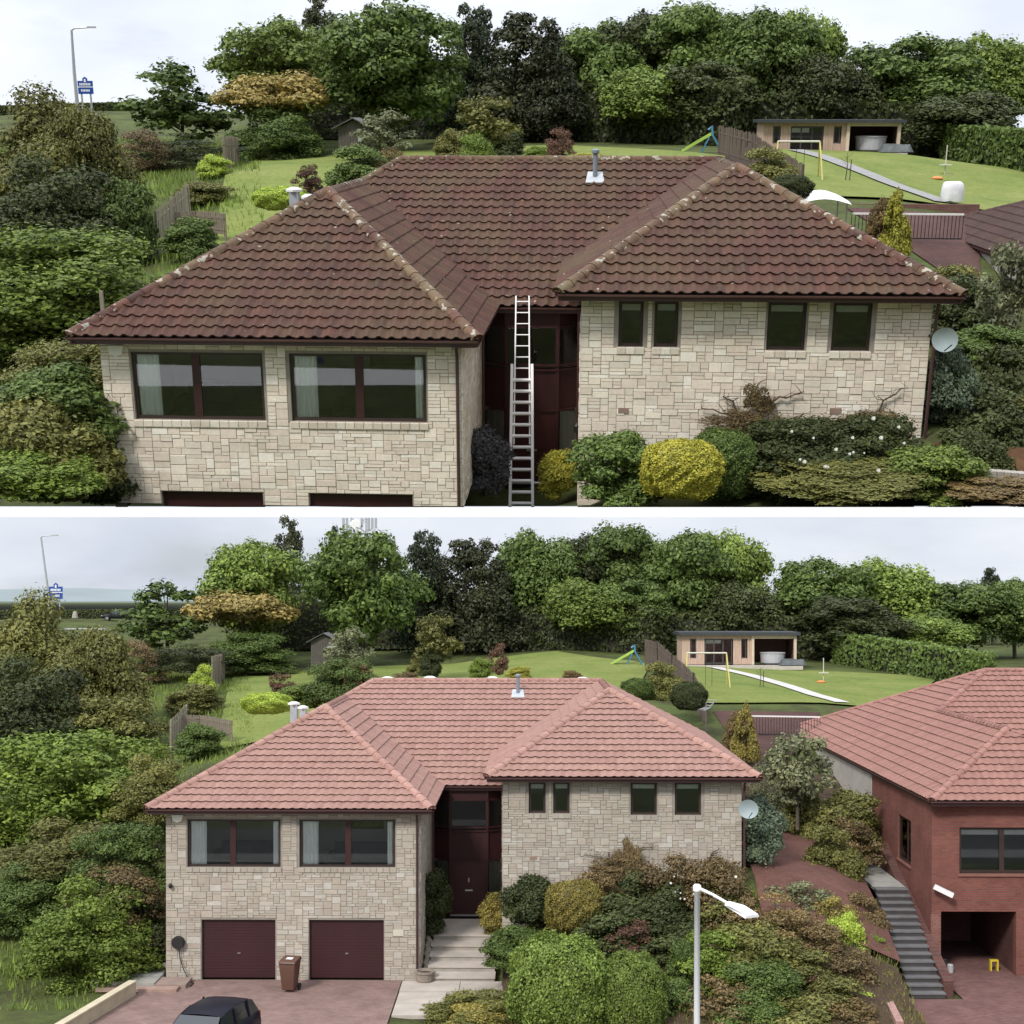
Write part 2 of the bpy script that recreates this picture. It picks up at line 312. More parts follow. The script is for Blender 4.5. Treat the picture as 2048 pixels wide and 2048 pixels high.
# ---------------------------------------------------------------- foliage templates (unit size: 1 wide, 1 high, base at z = 0)
def quads(P, Nrm, size, rng, asp=1.6, tint=None, droop=0):
    n = len(P); r = rng.normal(size=(n, 3)); u = np.cross(Nrm, r); u /= np.linalg.norm(u, axis=1, keepdims=True) + 1e-9
    v = np.cross(Nrm, u); s = size[:, None]
    if droop: v[:, 2] -= droop; v /= np.linalg.norm(v, axis=1, keepdims=True) + 1e-9
    tip = P + v * s * asp * .5; base = P - v * s * asp * .5; l = P + u * s * .5 + Nrm * s * .12; q = P - u * s * .5 - v * s * .1 + Nrm * s * .05
    V = np.stack([base, q, tip, l], 1).reshape(-1, 3); return V, np.arange(4 * n).reshape(n, 4)
def crown(seed, nb=26, per=300, ls=.042, shape='round', rb=(.13, .24), squash=.8, gap=.12):
    rng = np.random.default_rng(seed); Vs = []; Fs = []; Ts = []; off = 0
    C = []
    for i in range(nb):
        for _ in range(40):
            d = rng.normal(size=3); d /= np.linalg.norm(d); rr = rng.uniform(.62, 1.0) if i > nb * .2 else rng.uniform(.1, .5)
            p = d * rr
            if shape == 'round':
                x, y, z = p[0] * .36, p[1] * .36, .52 + p[2] * .36
                if z < .14: continue
            elif shape == 'dome':
                z = abs(p[2]) * .78; x, y = p[0] * .38, p[1] * .38
            elif shape == 'tall':
                z = .5 + p[2] * .42; k = 1 - abs(z - .38) * .75; x, y = p[0] * .36 * k, p[1] * .36 * k
            elif shape == 'flat':
                z = .62 + abs(p[2]) * .25; x, y = p[0] * .4, p[1] * .4
            elif shape == 'spire':
                z = rng.uniform(.04, .95); k = (1.02 - z) ** .7 * rng.uniform(.35, 1.1); t = rng.uniform(0, 6.28); x, y = math.cos(t) * .36 * k, math.sin(t) * .36 * k
            elif shape == 'cone':
                z = rng.uniform(.06, .93); k = (1 - z) ** .75; t = rng.uniform(0, 6.28); x, y = math.cos(t) * .33 * k, math.sin(t) * .33 * k
            break
        r = rng.uniform(*rb) * (1 if shape not in ('cone', 'spire') else (1.15 - .75 * z)); C.append((x, y, z, r))
    for (x, y, z, r) in C:
        n = int(per * (r / .18) ** 2); d = rng.normal(size=(n, 3)); d[:, 2] = np.abs(d[:, 2]) * 1.0 - .35 * rng.random(n) * 2; d /= np.linalg.norm(d, axis=1, keepdims=True)
        rad = r * (1 - np.abs(rng.normal(0, .2, n))) * (1 + .25 * np.sin(d[:, 0] * 7 + seed) * np.sin(d[:, 1] * 6 + d[:, 2] * 5))
        P = np.array([x, y, z]) + d * rad[:, None] * np.array([1, 1, squash])
        P[:, 2] = np.maximum(P[:, 2], .005)
        nr = d * .75 + rng.normal(size=(n, 3)) * .55; nr[:, 2] += .25; nr /= np.linalg.norm(nr, axis=1, keepdims=True)
        V, Fq = quads(P, nr, ls * rng.uniform(.4, 1.6, n), rng); Vs.append(V); Fs.append(Fq + off); off += len(V)
        Ts.append(np.clip(rng.normal(.5, .17, n) + rng.normal(0, .11), 0, 1))
    # stray sprays that break the outline
    n = int(nb * per * .05); i = rng.integers(0, nb, n); Cc = np.array(C); d = rng.normal(size=(n, 3)); d /= np.linalg.norm(d, axis=1, keepdims=True); d[:, 2] = np.abs(d[:, 2])
    P = Cc[i, :3] + d * (Cc[i, 3] * rng.uniform(1.0, 1.32, n))[:, None]; P[:, 2] = np.maximum(P[:, 2], .005)
    V, Fq = quads(P, d, ls * rng.uniform(.5, 1.0, n), rng, 2); Vs.append(V); Fs.append(Fq + off); Ts.append(np.clip(rng.normal(.6, .15, n), 0, 1))
    V = np.concatenate(Vs); lo = np.percentile(V, 2.5, 0); hi = np.percentile(V, 97.5, 0); hi[2] = np.percentile(V[:, 2], 99.3)
    V = (V - [(lo[0] + hi[0]) / 2, (lo[1] + hi[1]) / 2, 0]) / [hi[0] - lo[0], hi[1] - lo[1], hi[2]]
    return V, np.concatenate(Fs), np.concatenate(Ts)
def pine(seed, n=40000, ls=.017):
    rng = np.random.default_rng(seed); z = rng.random(n) ** .9; lev = np.floor(z * 15) / 15 + rng.normal(0, .012, n)
    t = rng.uniform(0, 6.283, n); arm = np.round(t / 6.283 * 9 + np.floor(z * 15) * .37) / 9 * 6.283 + rng.normal(0, .22, n)
    lean = .62 + .6 * rng.random(16)[(np.floor(z * 15)).astype(int)]
    R0 = .46 * np.clip(1.02 - lev, .02, 1) ** .85 * lean * (1 + .28 * np.sin(arm * 2 + seed) ); r = R0 * np.sqrt(rng.random(n)) * (.9 + .25 * rng.random(n))
    P = np.stack([np.cos(arm) * r, np.sin(arm) * r, np.clip(lev + .035 - .22 * (r / .46) ** 2 * .35 + rng.normal(0, .014, n), .02, .99)], 1)
    nr = np.stack([np.cos(arm) * .5, np.sin(arm) * .5, np.ones(n)], 1) + rng.normal(size=(n, 3)) * .6; nr /= np.linalg.norm(nr, axis=1, keepdims=True)
    V, Fq = quads(P, nr, ls * rng.uniform(.5, 1.3, n), rng, 1.9, droop=.4)
    lo = np.percentile(V, 4, 0); hi = np.percentile(V, 96, 0); hi[2] = V[:, 2].max(); V = (V - [(lo[0] + hi[0]) / 2, (lo[1] + hi[1]) / 2, 0]) / [hi[0] - lo[0], hi[1] - lo[1], hi[2]]; V[:, 2] = np.maximum(V[:, 2], .01)
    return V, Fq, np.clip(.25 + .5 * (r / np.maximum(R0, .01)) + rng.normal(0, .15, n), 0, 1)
def clipped(seed, n=26000, ls=.02):
    rng = np.random.default_rng(seed); d = rng.normal(size=(n, 3)); d /= np.linalg.norm(d, axis=1, keepdims=True)
    e = (np.abs(d[:, 0]) ** 2.5 + np.abs(d[:, 1]) ** 2.5 + np.abs(d[:, 2]) ** 2.5) ** (-1 / 2.5)
    lump = 1 + .09 * np.sin(d[:, 0] * 5 + seed) * np.sin(d[:, 2] * 6 + d[:, 1] * 5) + .055 * np.sin(d[:, 0] * 17 + d[:, 2] * 13) * np.sin(d[:, 1] * 15) - np.abs(rng.normal(0, .055, n)) + .07 * (rng.random(n) < .03)
    P = d * (e * lump)[:, None] * [.5, .5, .48] + [0, 0, .47]; P[:, 2] = np.maximum(P[:, 2], .01); nr = d * .7 + rng.normal(size=(n, 3)) * .5; nr /= np.linalg.norm(nr, axis=1, keepdims=True)
    V, Fq = quads(P, nr, ls * rng.uniform(.6, 1.4, n), rng); return V, Fq, np.clip(.5 + rng.normal(0, .17, n) + .12 * np.sin(d[:, 0] * 9) * np.sin(d[:, 2] * 8), 0, 1)
TPL = {}
def tpl(kind, var):
    key = (kind, var, 'mesh')
    if key in TPL: return TPL[key]
    g = (kind, var)
    if g not in TPL:
        s = var * 17 + {'round': 1, 'dome': 2, 'tall': 3, 'flat': 4, 'cone': 5, 'pine': 6, 'sparse': 7, 'twig': 8, 'clip': 9, 'spire': 10, 'domeL': 11, 'tallL': 12, 'twigL': 13}[kind]
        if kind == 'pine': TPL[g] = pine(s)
        elif kind == 'spire': TPL[g] = crown(s, 120, 560, .017, 'spire', (.05, .115), 1.35)
        elif kind == 'domeL': TPL[g] = crown(s, 75, 1500, .0135, 'dome', (.07, .15))
        elif kind == 'tallL': TPL[g] = crown(s, 75, 1500, .0135, 'tall', (.065, .14), 1.0)
        elif kind == 'twigL': TPL[g] = crown(s, 60, 900, .0125, 'dome', (.05, .13))
        elif kind == 'clip': TPL[g] = clipped(s)
        elif kind == 'sparse': TPL[g] = crown(s, 40, 300, .027, 'tall', (.06, .12))
        elif kind == 'twig': TPL[g] = crown(s, 34, 420, .022, 'dome', (.08, .17))
        elif kind == 'dome': TPL[g] = crown(s, 46, 950, .0215, 'dome', (.10, .19))
        elif kind == 'cone': TPL[g] = crown(s, 50, 520, .028, 'cone', (.11, .17), 1.3)
        elif kind == 'tall': TPL[g] = crown(s, 44, 900, .0215, 'tall', (.10, .18), 1.0)
        elif kind == 'flat': TPL[g] = crown(s, 44, 700, .0225, 'flat', (.09, .15), .7)
        else: TPL[g] = crown(s, 88, 900, .0185, 'round', (.065, .15), .95)
    V, Fq, t = TPL[g]; TPL[key] = np_mesh('foliage', V, Fq, t, [leaf('broad')]); return TPL[key]
def veg(name, kind, var, lk, parent=None, loc=None, rot=None, scale=None):
    o = link(name, tpl(kind, var), parent, loc, rot, scale); o.material_slots[0].link = 'OBJECT'; o.material_slots[0].material = leaf(lk); return o
def trunk_mesh(var):
    if ('trunk', var) in TPL: return TPL[('trunk', var)]
    rng = random.Random(var); m = MB(); m.tube([(0, 0, -.05), (.01, .0, .2), (-.015, .01, .5), (0, 0, .85)], [.03, .024, .017, .006], 7)
    for i in range(9):
        z = rng.uniform(.22, .7); t = rng.uniform(0, 6.28); l = rng.uniform(.18, .36)
        m.tube([(0, 0, z), (math.cos(t) * l * .5, math.sin(t) * l * .5, z + .09), (math.cos(t) * l, math.sin(t) * l, z + .2)], [.011, .007, .003], 5)
    TPL[('trunk', var)] = m.mesh('trunk', mat('bark', (.075, .058, .042), .95, .4, 6, bmp=.6), True); return TPL[('trunk', var)]
RNG = random.Random(5)
def tree(T, kind, lk, cx, top, w, y, label, cat='tree', group=None, var=None, name=None, lift=.04, base=None):
    """tree with a trunk and a crown: cx, top, w measured in the picture, y its distance into the place"""
    p = at(T, cx, top, y); e = at(T, cx + w / 2, top, y); s = at(T, cx - w / 2, top, y); wid = (e.x - s.x) * ({'pine': .9, 'round': .84, 'spire': .95}.get(kind, 1.04))
    z0 = gz(T, p.x, y) - .05 if base is None else at(T, cx, base, y).z
    h = max(p.z - z0, .4); v = RNG.randrange(3) if var is None else var
    o = thing(T, name or 'tree', label, cat, (p.x, y, z0), RNG.uniform(0, 6.28), group)
    link('trunk', trunk_mesh(v), o, scale=(min(h, wid * 1.2), min(h, wid * 1.2), h))
    lf = lift if kind not in ('pine', 'cone', 'spire') else .03
    veg('crown', kind, v, lk, o, (0, 0, h * lf), scale=(wid, wid * RNG.uniform(.85, 1.05), h * (1 - lf)))
    return o
def shrub(T, kind, lk, cx, top, w, y, label, cat='shrub', group=None, var=None, name=None, base=None, depth=1.0):
    p = at(T, cx, top, y); e = at(T, cx + w / 2, top, y); s = at(T, cx - w / 2, top, y); wid = (e.x - s.x) * 1.08
    z0 = gz(T, p.x, y) - .03
    if base is not None: z0 = max(at(T, cx, base, y).z, slab_z(p.x, y) + .02 if T.key == 'up' else -9)
    if T.key == 'up': z0 = max(z0, slab_z(p.x, y - wid * depth * .55) + .0)
    h = max(p.z - z0, .25); v = RNG.randrange(3) if var is None else var
    if wid > 2.6 and kind in ('dome', 'tall', 'twig'): kind += 'L'
    o = veg(name or 'shrub', kind, v, lk, None, (p.x, y, z0), (0, 0, RNG.choice((-.25, .1, .3, 3.0, 3.3))), (wid, wid * depth * RNG.uniform(.85, 1.05), h))
    return tag(T, o, label, cat, group)

# ---------------------------------------------------------------- ground
def terrain(T):
    if T.key == 'low':
        xs = np.concatenate([-np.geomspace(60, 3500, 26)[::-1], np.linspace(-58, 70, 120), np.geomspace(72, 3500, 26)])
        ys = np.concatenate([-np.geomspace(45, 3000, 16)[::-1], np.linspace(-42, -16, 10), np.linspace(-14, 100, 110), np.geomspace(103, 4500, 34)])
    else:
        xs = np.concatenate([np.linspace(-75, -42, 14), np.linspace(-40, 60, 110), np.linspace(63, 90, 10)]); ys = np.concatenate([np.linspace(-6, 80, 100), np.linspace(82, 112, 14)])
    X, Y = np.meshgrid(xs, ys); Z = T.gz(X, Y)
    if T.key == 'low':
        far = np.clip((np.hypot(X, Y) - 300) / 400, 0, 1); Z = Z * (1 - far) + 9 * far
        Z += (np.sin(X * 1.7) * np.cos(Y * 1.3) * .05 + np.sin(X * .6 + Y * .8) * .06) * ((X < -9) | ((X < -2) & (Y < 20)))
        wx = atz(T, 1862, 1600, 6.1).x + .14; st = (X > wx - 2.6) & (X < wx + .6) & (Y > -2.4) & (Y < 10); Z = np.where(st, np.minimum(Z, np.clip((Y + 1.2) * .5, -.06, 2.2) - .2), Z)
        st = (X > 8.2) & (X < 12.2) & (Y > -5) & (Y < 7.5); Z = np.where(st, np.minimum(Z, np.clip(Y * .1, 0, .5) - .16), Z)
        rd = (Y < -14.2); Z = np.where(rd & (Y > -46), -.12, Z)
        # level beds for the drives
        for (x0, x1, y0, y1, z) in ((-1.6, 9.6, -16, 3, -.06), (24.0, 46, -16, -1.3, -.06), (26.7, 46, -16, 8, -.06)):
            inside = (X > x0) & (X < x1) & (Y > y0) & (Y < y1); Z = np.where(inside, z, Z)
    else:
        Z = np.where(Y < 8, np.maximum(Z, slab_z(X, Y) + .015), Z)
        Z += (np.sin(X * 1.7) * np.cos(Y * 1.3) * .05) * ((Y > 12) & (X < -9))
    nx, ny = len(xs), len(ys); V = np.stack([X.ravel(), Y.ravel(), Z.ravel()], 1)
    i = np.arange(nx * ny).reshape(ny, nx); Fq = np.stack([i[:-1, :-1], i[:-1, 1:], i[1:, 1:], i[1:, :-1]], -1).reshape(-1, 4)
    gm = groundmat('rough_ground_' + T.key, [(.25, (.040, .032, .022)), (.42, (.060, .066, .026)), (.58, (.085, .110, .032)), (.8, (.125, .135, .05))], .35, 5)
    me = np_mesh('ground', V, Fq, None, [gm]); me.polygons.foreach_set('use_smooth', [True] * len(me.polygons))
    o = link('ground', me); o['kind'] = 'structure'; T.top.append(o)
def drape(T, name, outline, m, lift=.05, step=1.2, depth=None):
    """a sheet that follows the ground inside an outline given in place x, y"""
    xs = [p[0] for p in outline]; ys = [p[1] for p in outline]; bm = bmesh.new()
    nx = max(2, int((max(xs) - min(xs)) / step)); ny = max(2, int((max(ys) - min(ys)) / step))
    gx = np.linspace(min(xs), max(xs), nx + 1); gy = np.linspace(min(ys), max(ys), ny + 1)
    vs = [[bm.verts.new((x, y, 0)) for x in gx] for y in gy]
    for j in range(ny):
        for i in range(nx): bm.faces.new((vs[j][i], vs[j][i + 1], vs[j + 1][i + 1], vs[j + 1][i]))
    n = len(outline); area = sum(outline[i][0] * outline[(i + 1) % n][1] - outline[(i + 1) % n][0] * outline[i][1] for i in range(n))
    for i in range(n):
        a = Vector(outline[i]); b = Vector(outline[(i + 1) % n]); d = b - a; nr = Vector((d.y, -d.x, 0)) * (1 if area > 0 else -1)
        bmesh.ops.bisect_plane(bm, geom=bm.verts[:] + bm.edges[:] + bm.faces[:], plane_co=(a.x, a.y, 0), plane_no=nr, clear_outer=True)
    for v in bm.verts: v.co.z = gz(T, v.co.x, v.co.y) + lift
    me = bpy.data.meshes.new(name); bm.to_mesh(me); bm.free(); me.materials.append(m)
    for p in me.polygons: p.use_smooth = True
    o = link(name, me); o['kind'] = 'structure'; T.top.append(o); return o
# ---------------------------------------------------------------- masonry and roofing
def stone_unit():
    if 'stone' in TPL: return TPL['stone']
    m = MB(); e = .02; m.add([(0, 0, 0), (1, 0, 0), (1, 0, 1), (0, 0, 1), (e, -1, e * 2), (1 - e, -1, e * 2), (1 - e, -1, 1 - e * 2), (e, -1, 1 - e * 2)],
                              [(4, 5, 6, 7), (0, 1, 5, 4), (1, 2, 6, 5), (2, 3, 7, 6), (3, 0, 4, 7)]); TPL['stone'] = m; return m
def rubble(w, h, holes, seed, uw=.1, uh=.082):
    """squared rubble: stones of mixed height fitted on a fine grid, none over an opening"""
    rng = random.Random(seed); nx, nz = int(round(w / uw)), int(round(h / uh)); uw, uh = w / nx, h / nz; occ = [[False] * nx for _ in range(nz)]
    for (a, b, c, d) in holes:
        for j in range(nz):
            for i in range(nx):
                if a - .6 * uw < (i + .5) * uw < b + .6 * uw and c - .5 * uh < (j + .5) * uh < d + .5 * uh: occ[j][i] = True
    out = []
    for j in range(nz):
        i = 0
        while i < nx:
            if occ[j][i]: i += 1; continue
            hh = rng.choices((1, 2, 3), (.5, .38, .12))[0]; ww = rng.choice((2, 2, 3, 3, 4, 5)) if hh < 3 else rng.choice((2, 3, 3, 4))
            ww0 = 0
            while ww0 < ww and i + ww0 < nx and not occ[j][i + ww0]: ww0 += 1
            if i + ww0 < nx and not occ[j][i + ww0] and (i + ww0 + 1 >= nx or occ[j][i + ww0 + 1]): ww0 += 1
            ww = ww0
            k = 1
            while k < hh and j + k < nz and all(not occ[j + k][i + q] for q in range(ww)): k += 1
            for a in range(k):
                for q in range(ww): occ[j + a][i + q] = True
            out.append((i * uw, j * uh, ww * uw, k * uh)); i += ww
    return out
def wall(T, house, walls, label_mats, quota):
    """walls: (origin, rz, width, z0, z1, holes, seed, front?) -> wall parts of the house, with single stones as sub-parts"""
    mcore, mpart, mfield = label_mats; allst = []; W_ = []
    for wi, (o, rz, w, z0, z1, holes, seed, front) in enumerate(walls):
        Rm = Matrix.Rotation(rz, 3, 'Z'); o = Vector((o[0], o[1], 0)); U = Rm @ Vector((1, 0, 0)); Nn = Rm @ Vector((0, -1, 0))
        m = MB(); th = .28
        zs = sorted({z0, z1} | {h[2] for h in holes} | {h[3] for h in holes}); zs = [z for z in zs if z0 <= z <= z1]
        for za, zb in zip(zs, zs[1:]):
            us = [0.0]; 
            for h in sorted(holes):
                if h[2] < (za + zb) / 2 < h[3]: us += [h[0], h[1]]
            us.append(w)
            for a, b in zip(us[::2], us[1::2]):
                if b - a < 1e-4: continue
                P = [o + U * a, o + U * b, o + U * b - Nn * th, o + U * a - Nn * th]
                m.add([(p.x, p.y, za) for p in P] + [(p.x, p.y, zb) for p in P], [(3, 2, 1, 0), (4, 5, 6, 7), (0, 1, 5, 4), (1, 2, 6, 5), (2, 3, 7, 6), (3, 0, 4, 7)])
        wo = part('wall', m, mcore, house)
        st = rubble(w, z1 - z0, [(h[0], h[1], h[2] - z0, h[3] - z0) for h in holes], seed) if seed else []
        W_.append((wo, o, U, Nn, rz, z0))
        allst += [(s[2] * s[3] * (1 if front else .2), wi, s) for s in st]
    allst.sort(key=lambda a: -a[0]); rng = random.Random(3); su = stone_unit(); sme = su.mesh('stone', mpart)
    g = .0045
    F_ = [MB() for _ in W_]
    for n, (_, wi, (u, v, w, h)) in enumerate(allst):
        wo, o, U, Nn, rz, z0 = W_[wi]; p = o + U * (u + g); p.z = z0 + v + g; d = rng.uniform(.012, .03); t = rng.random()
        if rng.random() < .03: t = 1.0
        if n < quota:
            so = link('stone', sme, wo, p, (0, 0, rz), (w - 2 * g, d, h - 2 * g)); so.color = (t, t, t, 1)
        else:
            F_[wi].add([p + U * a[0] * (w - 2 * g) - Nn * a[1] * d * 1 + Vector((0, 0, a[2] * (h - 2 * g))) for a in su.v], su.f, 0, t)
    for (wo, *_), fm in zip(W_, F_):
        if fm.v:
            so = link('stone_field', fm.mesh('stone_field', mfield, tint=True), wo, kind='stuff')
def tile_unit(gauge=.4, w=.3, over=.07, roll=1.0):
    prof = [(0, .004), (.05, 0), (.09, .012), (.125, .034), (.165, .042), (.205, .034), (.24, .012), (.3, .004)]
    prof = [(u, h * roll) for u, h in prof]; m = MB(); L = gauge + over; lift = .052; n = len(prof)
    vs = [(u * w / .3, 0, h + lift) for u, h in prof] + [(u * w / .3, L, h + .004) for u, h in prof] + [(u * w / .3, 0.012, h + lift - .05) for u, h in prof]
    m.add(vs, [(i, i + 1, n + i + 1, n + i) for i in range(n - 1)])
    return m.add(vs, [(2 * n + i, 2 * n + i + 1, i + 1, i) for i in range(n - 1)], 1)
def roof_plane(T, roof, P, mats, quota, seed, gauge=.4, w=.3):
    """tiles laid over the polygon P (first edge = eave). Whole tiles up to the quota are single parts, the rest one part."""
    mpart, mfield, mdeck = mats; mbutt_shade = mat('tile_butt_shade', (.045, .022, .02), .95, .3, 5, bmp=0); P = [Vector(p) for p in P]; e1 = (P[1] - P[0]).normalized(); nn = Vector((0, 0, 0))  # dark butt faces paint in the shadow line under each tile course
    for i in range(1, len(P) - 1): nn += (P[i] - P[0]).cross(P[i + 1] - P[0])
    nn.normalize()
    if nn.z < 0: nn = -nn
    e2 = nn.cross(e1)
    if e2.z < 0: e2 = -e2; e1 = -e1
    o = P[0]; q = [((p - o).dot(e1), (p - o).dot(e2)) for p in P]; cxy = (sum(a for a, b in q) / len(q), sum(b for a, b in q) / len(q))
    edges = []
    for a, b in zip(q, q[1:] + q[:1]):
        d = Vector((b[0] - a[0], b[1] - a[1])); nr = Vector((d.y, -d.x)).normalized()
        if (cxy[0] - a[0]) * nr.x + (cxy[1] - a[1]) * nr.y > 0: nr = -nr
        edges.append((a, nr))
    tu = tile_unit(gauge, w, roll=1.45 if T.key == 'up' else .75); tv = np.array(tu.v); rng = random.Random(seed)
    if ('tile', gauge, w, mpart.name) not in TPL: TPL[('tile', gauge, w, mpart.name)] = tu.mesh('roof_tile', [mpart, mbutt_shade], True)
    tme = TPL[('tile', gauge, w, mpart.name)]
    B = Matrix((e1, e2, nn)).transposed(); u0 = min(a for a, b in q); u1 = max(a for a, b in q); v1 = max(b for a, b in q)
    fm = MB(); em = MB(); v = -.06; r = 0; cnt = 0
    while v < v1:
        i0 = math.floor(u0 / w) - 1; i1 = math.ceil(u1 / w) + 1
        for i in range(i0, i1):
            u = i * w; cs = ((u, v + .06), (u + w, v + .06), (u + w, v + gauge), (u, v + gauge)); ds = [max((c[0] - a[0]) * nr.x + (c[1] - a[1]) * nr.y for a, nr in edges) for c in cs]
            if min(ds) > 0 and all(max(((c[0] - a[0]) * nr.x + (c[1] - a[1]) * nr.y) for c in cs) > 0 for a, nr in edges[:0]): continue
            if any(min((c[0] - a[0]) * nr.x + (c[1] - a[1]) * nr.y for c in cs) > 0 for a, nr in edges): continue
            t = min(1, max(0, rng.gauss(.5, .2))); dz = rng.uniform(-.004, .006)
            if max(ds) <= .001 and cnt < quota:
                M = B.to_4x4(); M.translation = o + e1 * u + e2 * (v + rng.uniform(-.008, .008)) + nn * dz; M = M @ Matrix.Rotation(rng.gauss(0, .008), 4, 'Z'); to = link('roof_tile', tme, roof); to.matrix_local = M; to.color = (t, t, t, 1); cnt += 1
            else:
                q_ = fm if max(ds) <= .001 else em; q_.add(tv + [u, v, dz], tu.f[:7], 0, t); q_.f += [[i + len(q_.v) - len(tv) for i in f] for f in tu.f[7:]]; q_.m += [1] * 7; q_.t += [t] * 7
        v += gauge; r += 1
    # cut tiles along hips and valleys
    bm = bmesh.new(); me = em.mesh('x', [mfield, mbutt_shade], True, True); bm.from_mesh(me)
    for a, nr in edges[1:]:
        bmesh.ops.bisect_plane(bm, geom=bm.verts[:] + bm.edges[:] + bm.faces[:], plane_co=(a[0], a[1], 0), plane_no=(nr.x, nr.y, 0), clear_outer=True)
    me2 = fm.mesh('roof_tile_field', [mfield, mbutt_shade], True, True); bm.from_mesh(me2); bm.to_mesh(me2); bm.free(); bpy.data.meshes.remove(me)
    fo = link('roof_tile_field', me2, roof, kind='stuff'); M = B.to_4x4(); M.translation = o; fo.matrix_local = M
    return cnt
def roof_part(house, planes, m):
    mb = MB()
    for p in planes: mb.poly([Vector(v) - Vector((0, 0, .025)) for v in p])
    return part('roof', mb, m, house)
def caps(roof, a, b, m, r=.14, L=.43, zoff=.02, rng=random.Random(9)):
    """half-round ridge tiles from a to b, each its own part"""
    a, b = Vector(a), Vector(b); d = (b - a); n = max(1, round(d.length / L)); l = d.length / n; d.normalize(); s = d.cross(Vector((0, 0, 1))).normalized(); up = s.cross(d)
    key = ('cap', round(r, 3), round(l, 3), m.name)
    if key not in TPL:
        mb = MB(); k = 7; vs = []
        for (y, rr) in ((-.01, r * 1.06), (.05, r * 1.06), (.06, r), (l + .03, r * .96)):
            for i in range(k): t = math.pi * i / (k - 1); vs.append((math.cos(t) * rr, y, math.sin(t) * rr * .85 - .03))
        fs = [(j * k + i, j * k + i + 1, (j + 1) * k + i + 1, (j + 1) * k + i) for j in range(3) for i in range(k - 1)] + [tuple(range(k))]
        TPL[key] = mb.add(vs, fs).mesh('ridge_tile', m, True)
    for i in range(n):
        M = Matrix((s, d, up)).transposed().to_4x4(); M.translation = a + d * l * i + up * zoff; o = link('ridge_tile', TPL[key], roof); o.matrix_local = M; t = rng.random(); o.color = (t, t, t, 1)
def window(T, house, x0, x1, z0, z1, y, mull=(), curtains=(), mframe=None, blind=0, sill=True, sillm=None, split=False):
    """window in a wall facing -Y: frame as the part, panes / mullions / curtains / sill bricks as sub-parts"""
    fw = .075; yy = y + .09; f = MB()
    f.box((x0, yy, z0), (x1, yy + .07, z0 + fw)).box((x0, yy, z1 - fw), (x1, yy + .07, z1)).box((x0, yy, z0 + fw), (x0 + fw, yy + .07, z1 - fw)).box((x1 - fw, yy, z0 + fw), (x1, yy + .07, z1 - fw))
    wo = part('window', f, mframe, house)
    xs = [x0 + fw] + [v for a in mull for v in (a - .1, a + .1)] + [x1 - fw]
    for a in mull: part('mullion', MB().box((a - .1, yy - .004, z0 + fw), (a + .1, yy + .066, z1 - fw)), mat('maroon_timber', (.036, .012, .011), .5, .2, 2, spec=.4), wo)
    for a, b in zip(xs[::2], xs[1::2]): part('pane', MB().box((a, yy + .03, z0 + fw), (b, yy + .042, z1 - fw)), glassmat(), wo)
    for (a, b) in curtains:
        m = MB(); n = max(5, int((b - a) / .055)); pts = [(a + (b - a) * i / n, yy + .09 + (.035 if i % 2 else 0), 0) for i in range(n + 1)]
        vs = [(p[0], p[1], z0 + .05) for p in pts] + [(p[0], p[1], z1 - .04) for p in pts]
        m.add(vs, [(i, i + 1, n + 2 + i, n + 1 + i) for i in range(n)]); part('curtain', m, mat('curtain_cloth', (.9, .91, .9), .9, .04, 5, bmp=.1), wo)
    if blind: part('blind', MB().box((x0 + fw, yy + .1, z1 - fw - blind), (x1 - fw, yy + .12, z1 - fw)), mat('blind_cloth', (.62, .62, .6), .9, .08), wo)
    if sill:
        n = max(3, round((x1 - x0) / .22)); wd = (x1 - x0 + .08) / n
        key = ('sb', round(wd, 2), sillm.name)
        if key not in TPL: TPL[key] = MB().box((.008, -.05, 0), (wd - .008, .09, .15)).mesh('sill_brick', sillm)
        for i in range(n):
            o = link('sill_brick', TPL[key], wo, (x0 - .04 + i * wd, y, z0 - .16), (R(6), 0, 0)); t = RNG.random(); o.color = (t, t, t, 1)
    return wo
def gutter(house, a, b, m, r=.065):
    a, b = Vector(a), Vector(b); d = (b - a).normalized(); s = d.cross(Vector((0, 0, 1))); mb = MB(); k = 6; vs = []
    for p in (a, b):
        for i in range(k + 1): t = math.pi * (1 + i / k); vs.append(p + s * math.cos(t) * r + Vector((0, 0, math.sin(t) * r)))
        for i in range(k + 1): t = math.pi * (2 - i / k); vs.append(p + s * math.cos(t) * (r - .008) + Vector((0, 0, math.sin(t) * (r - .008))))
    n = 2 * (k + 1); mb.add(vs, [(i, (i + 1) % n, n + (i + 1) % n, n + i) for i in range(n)] + [tuple(range(n)), tuple(range(n, 2 * n))]); return part('gutter', mb, m, house)

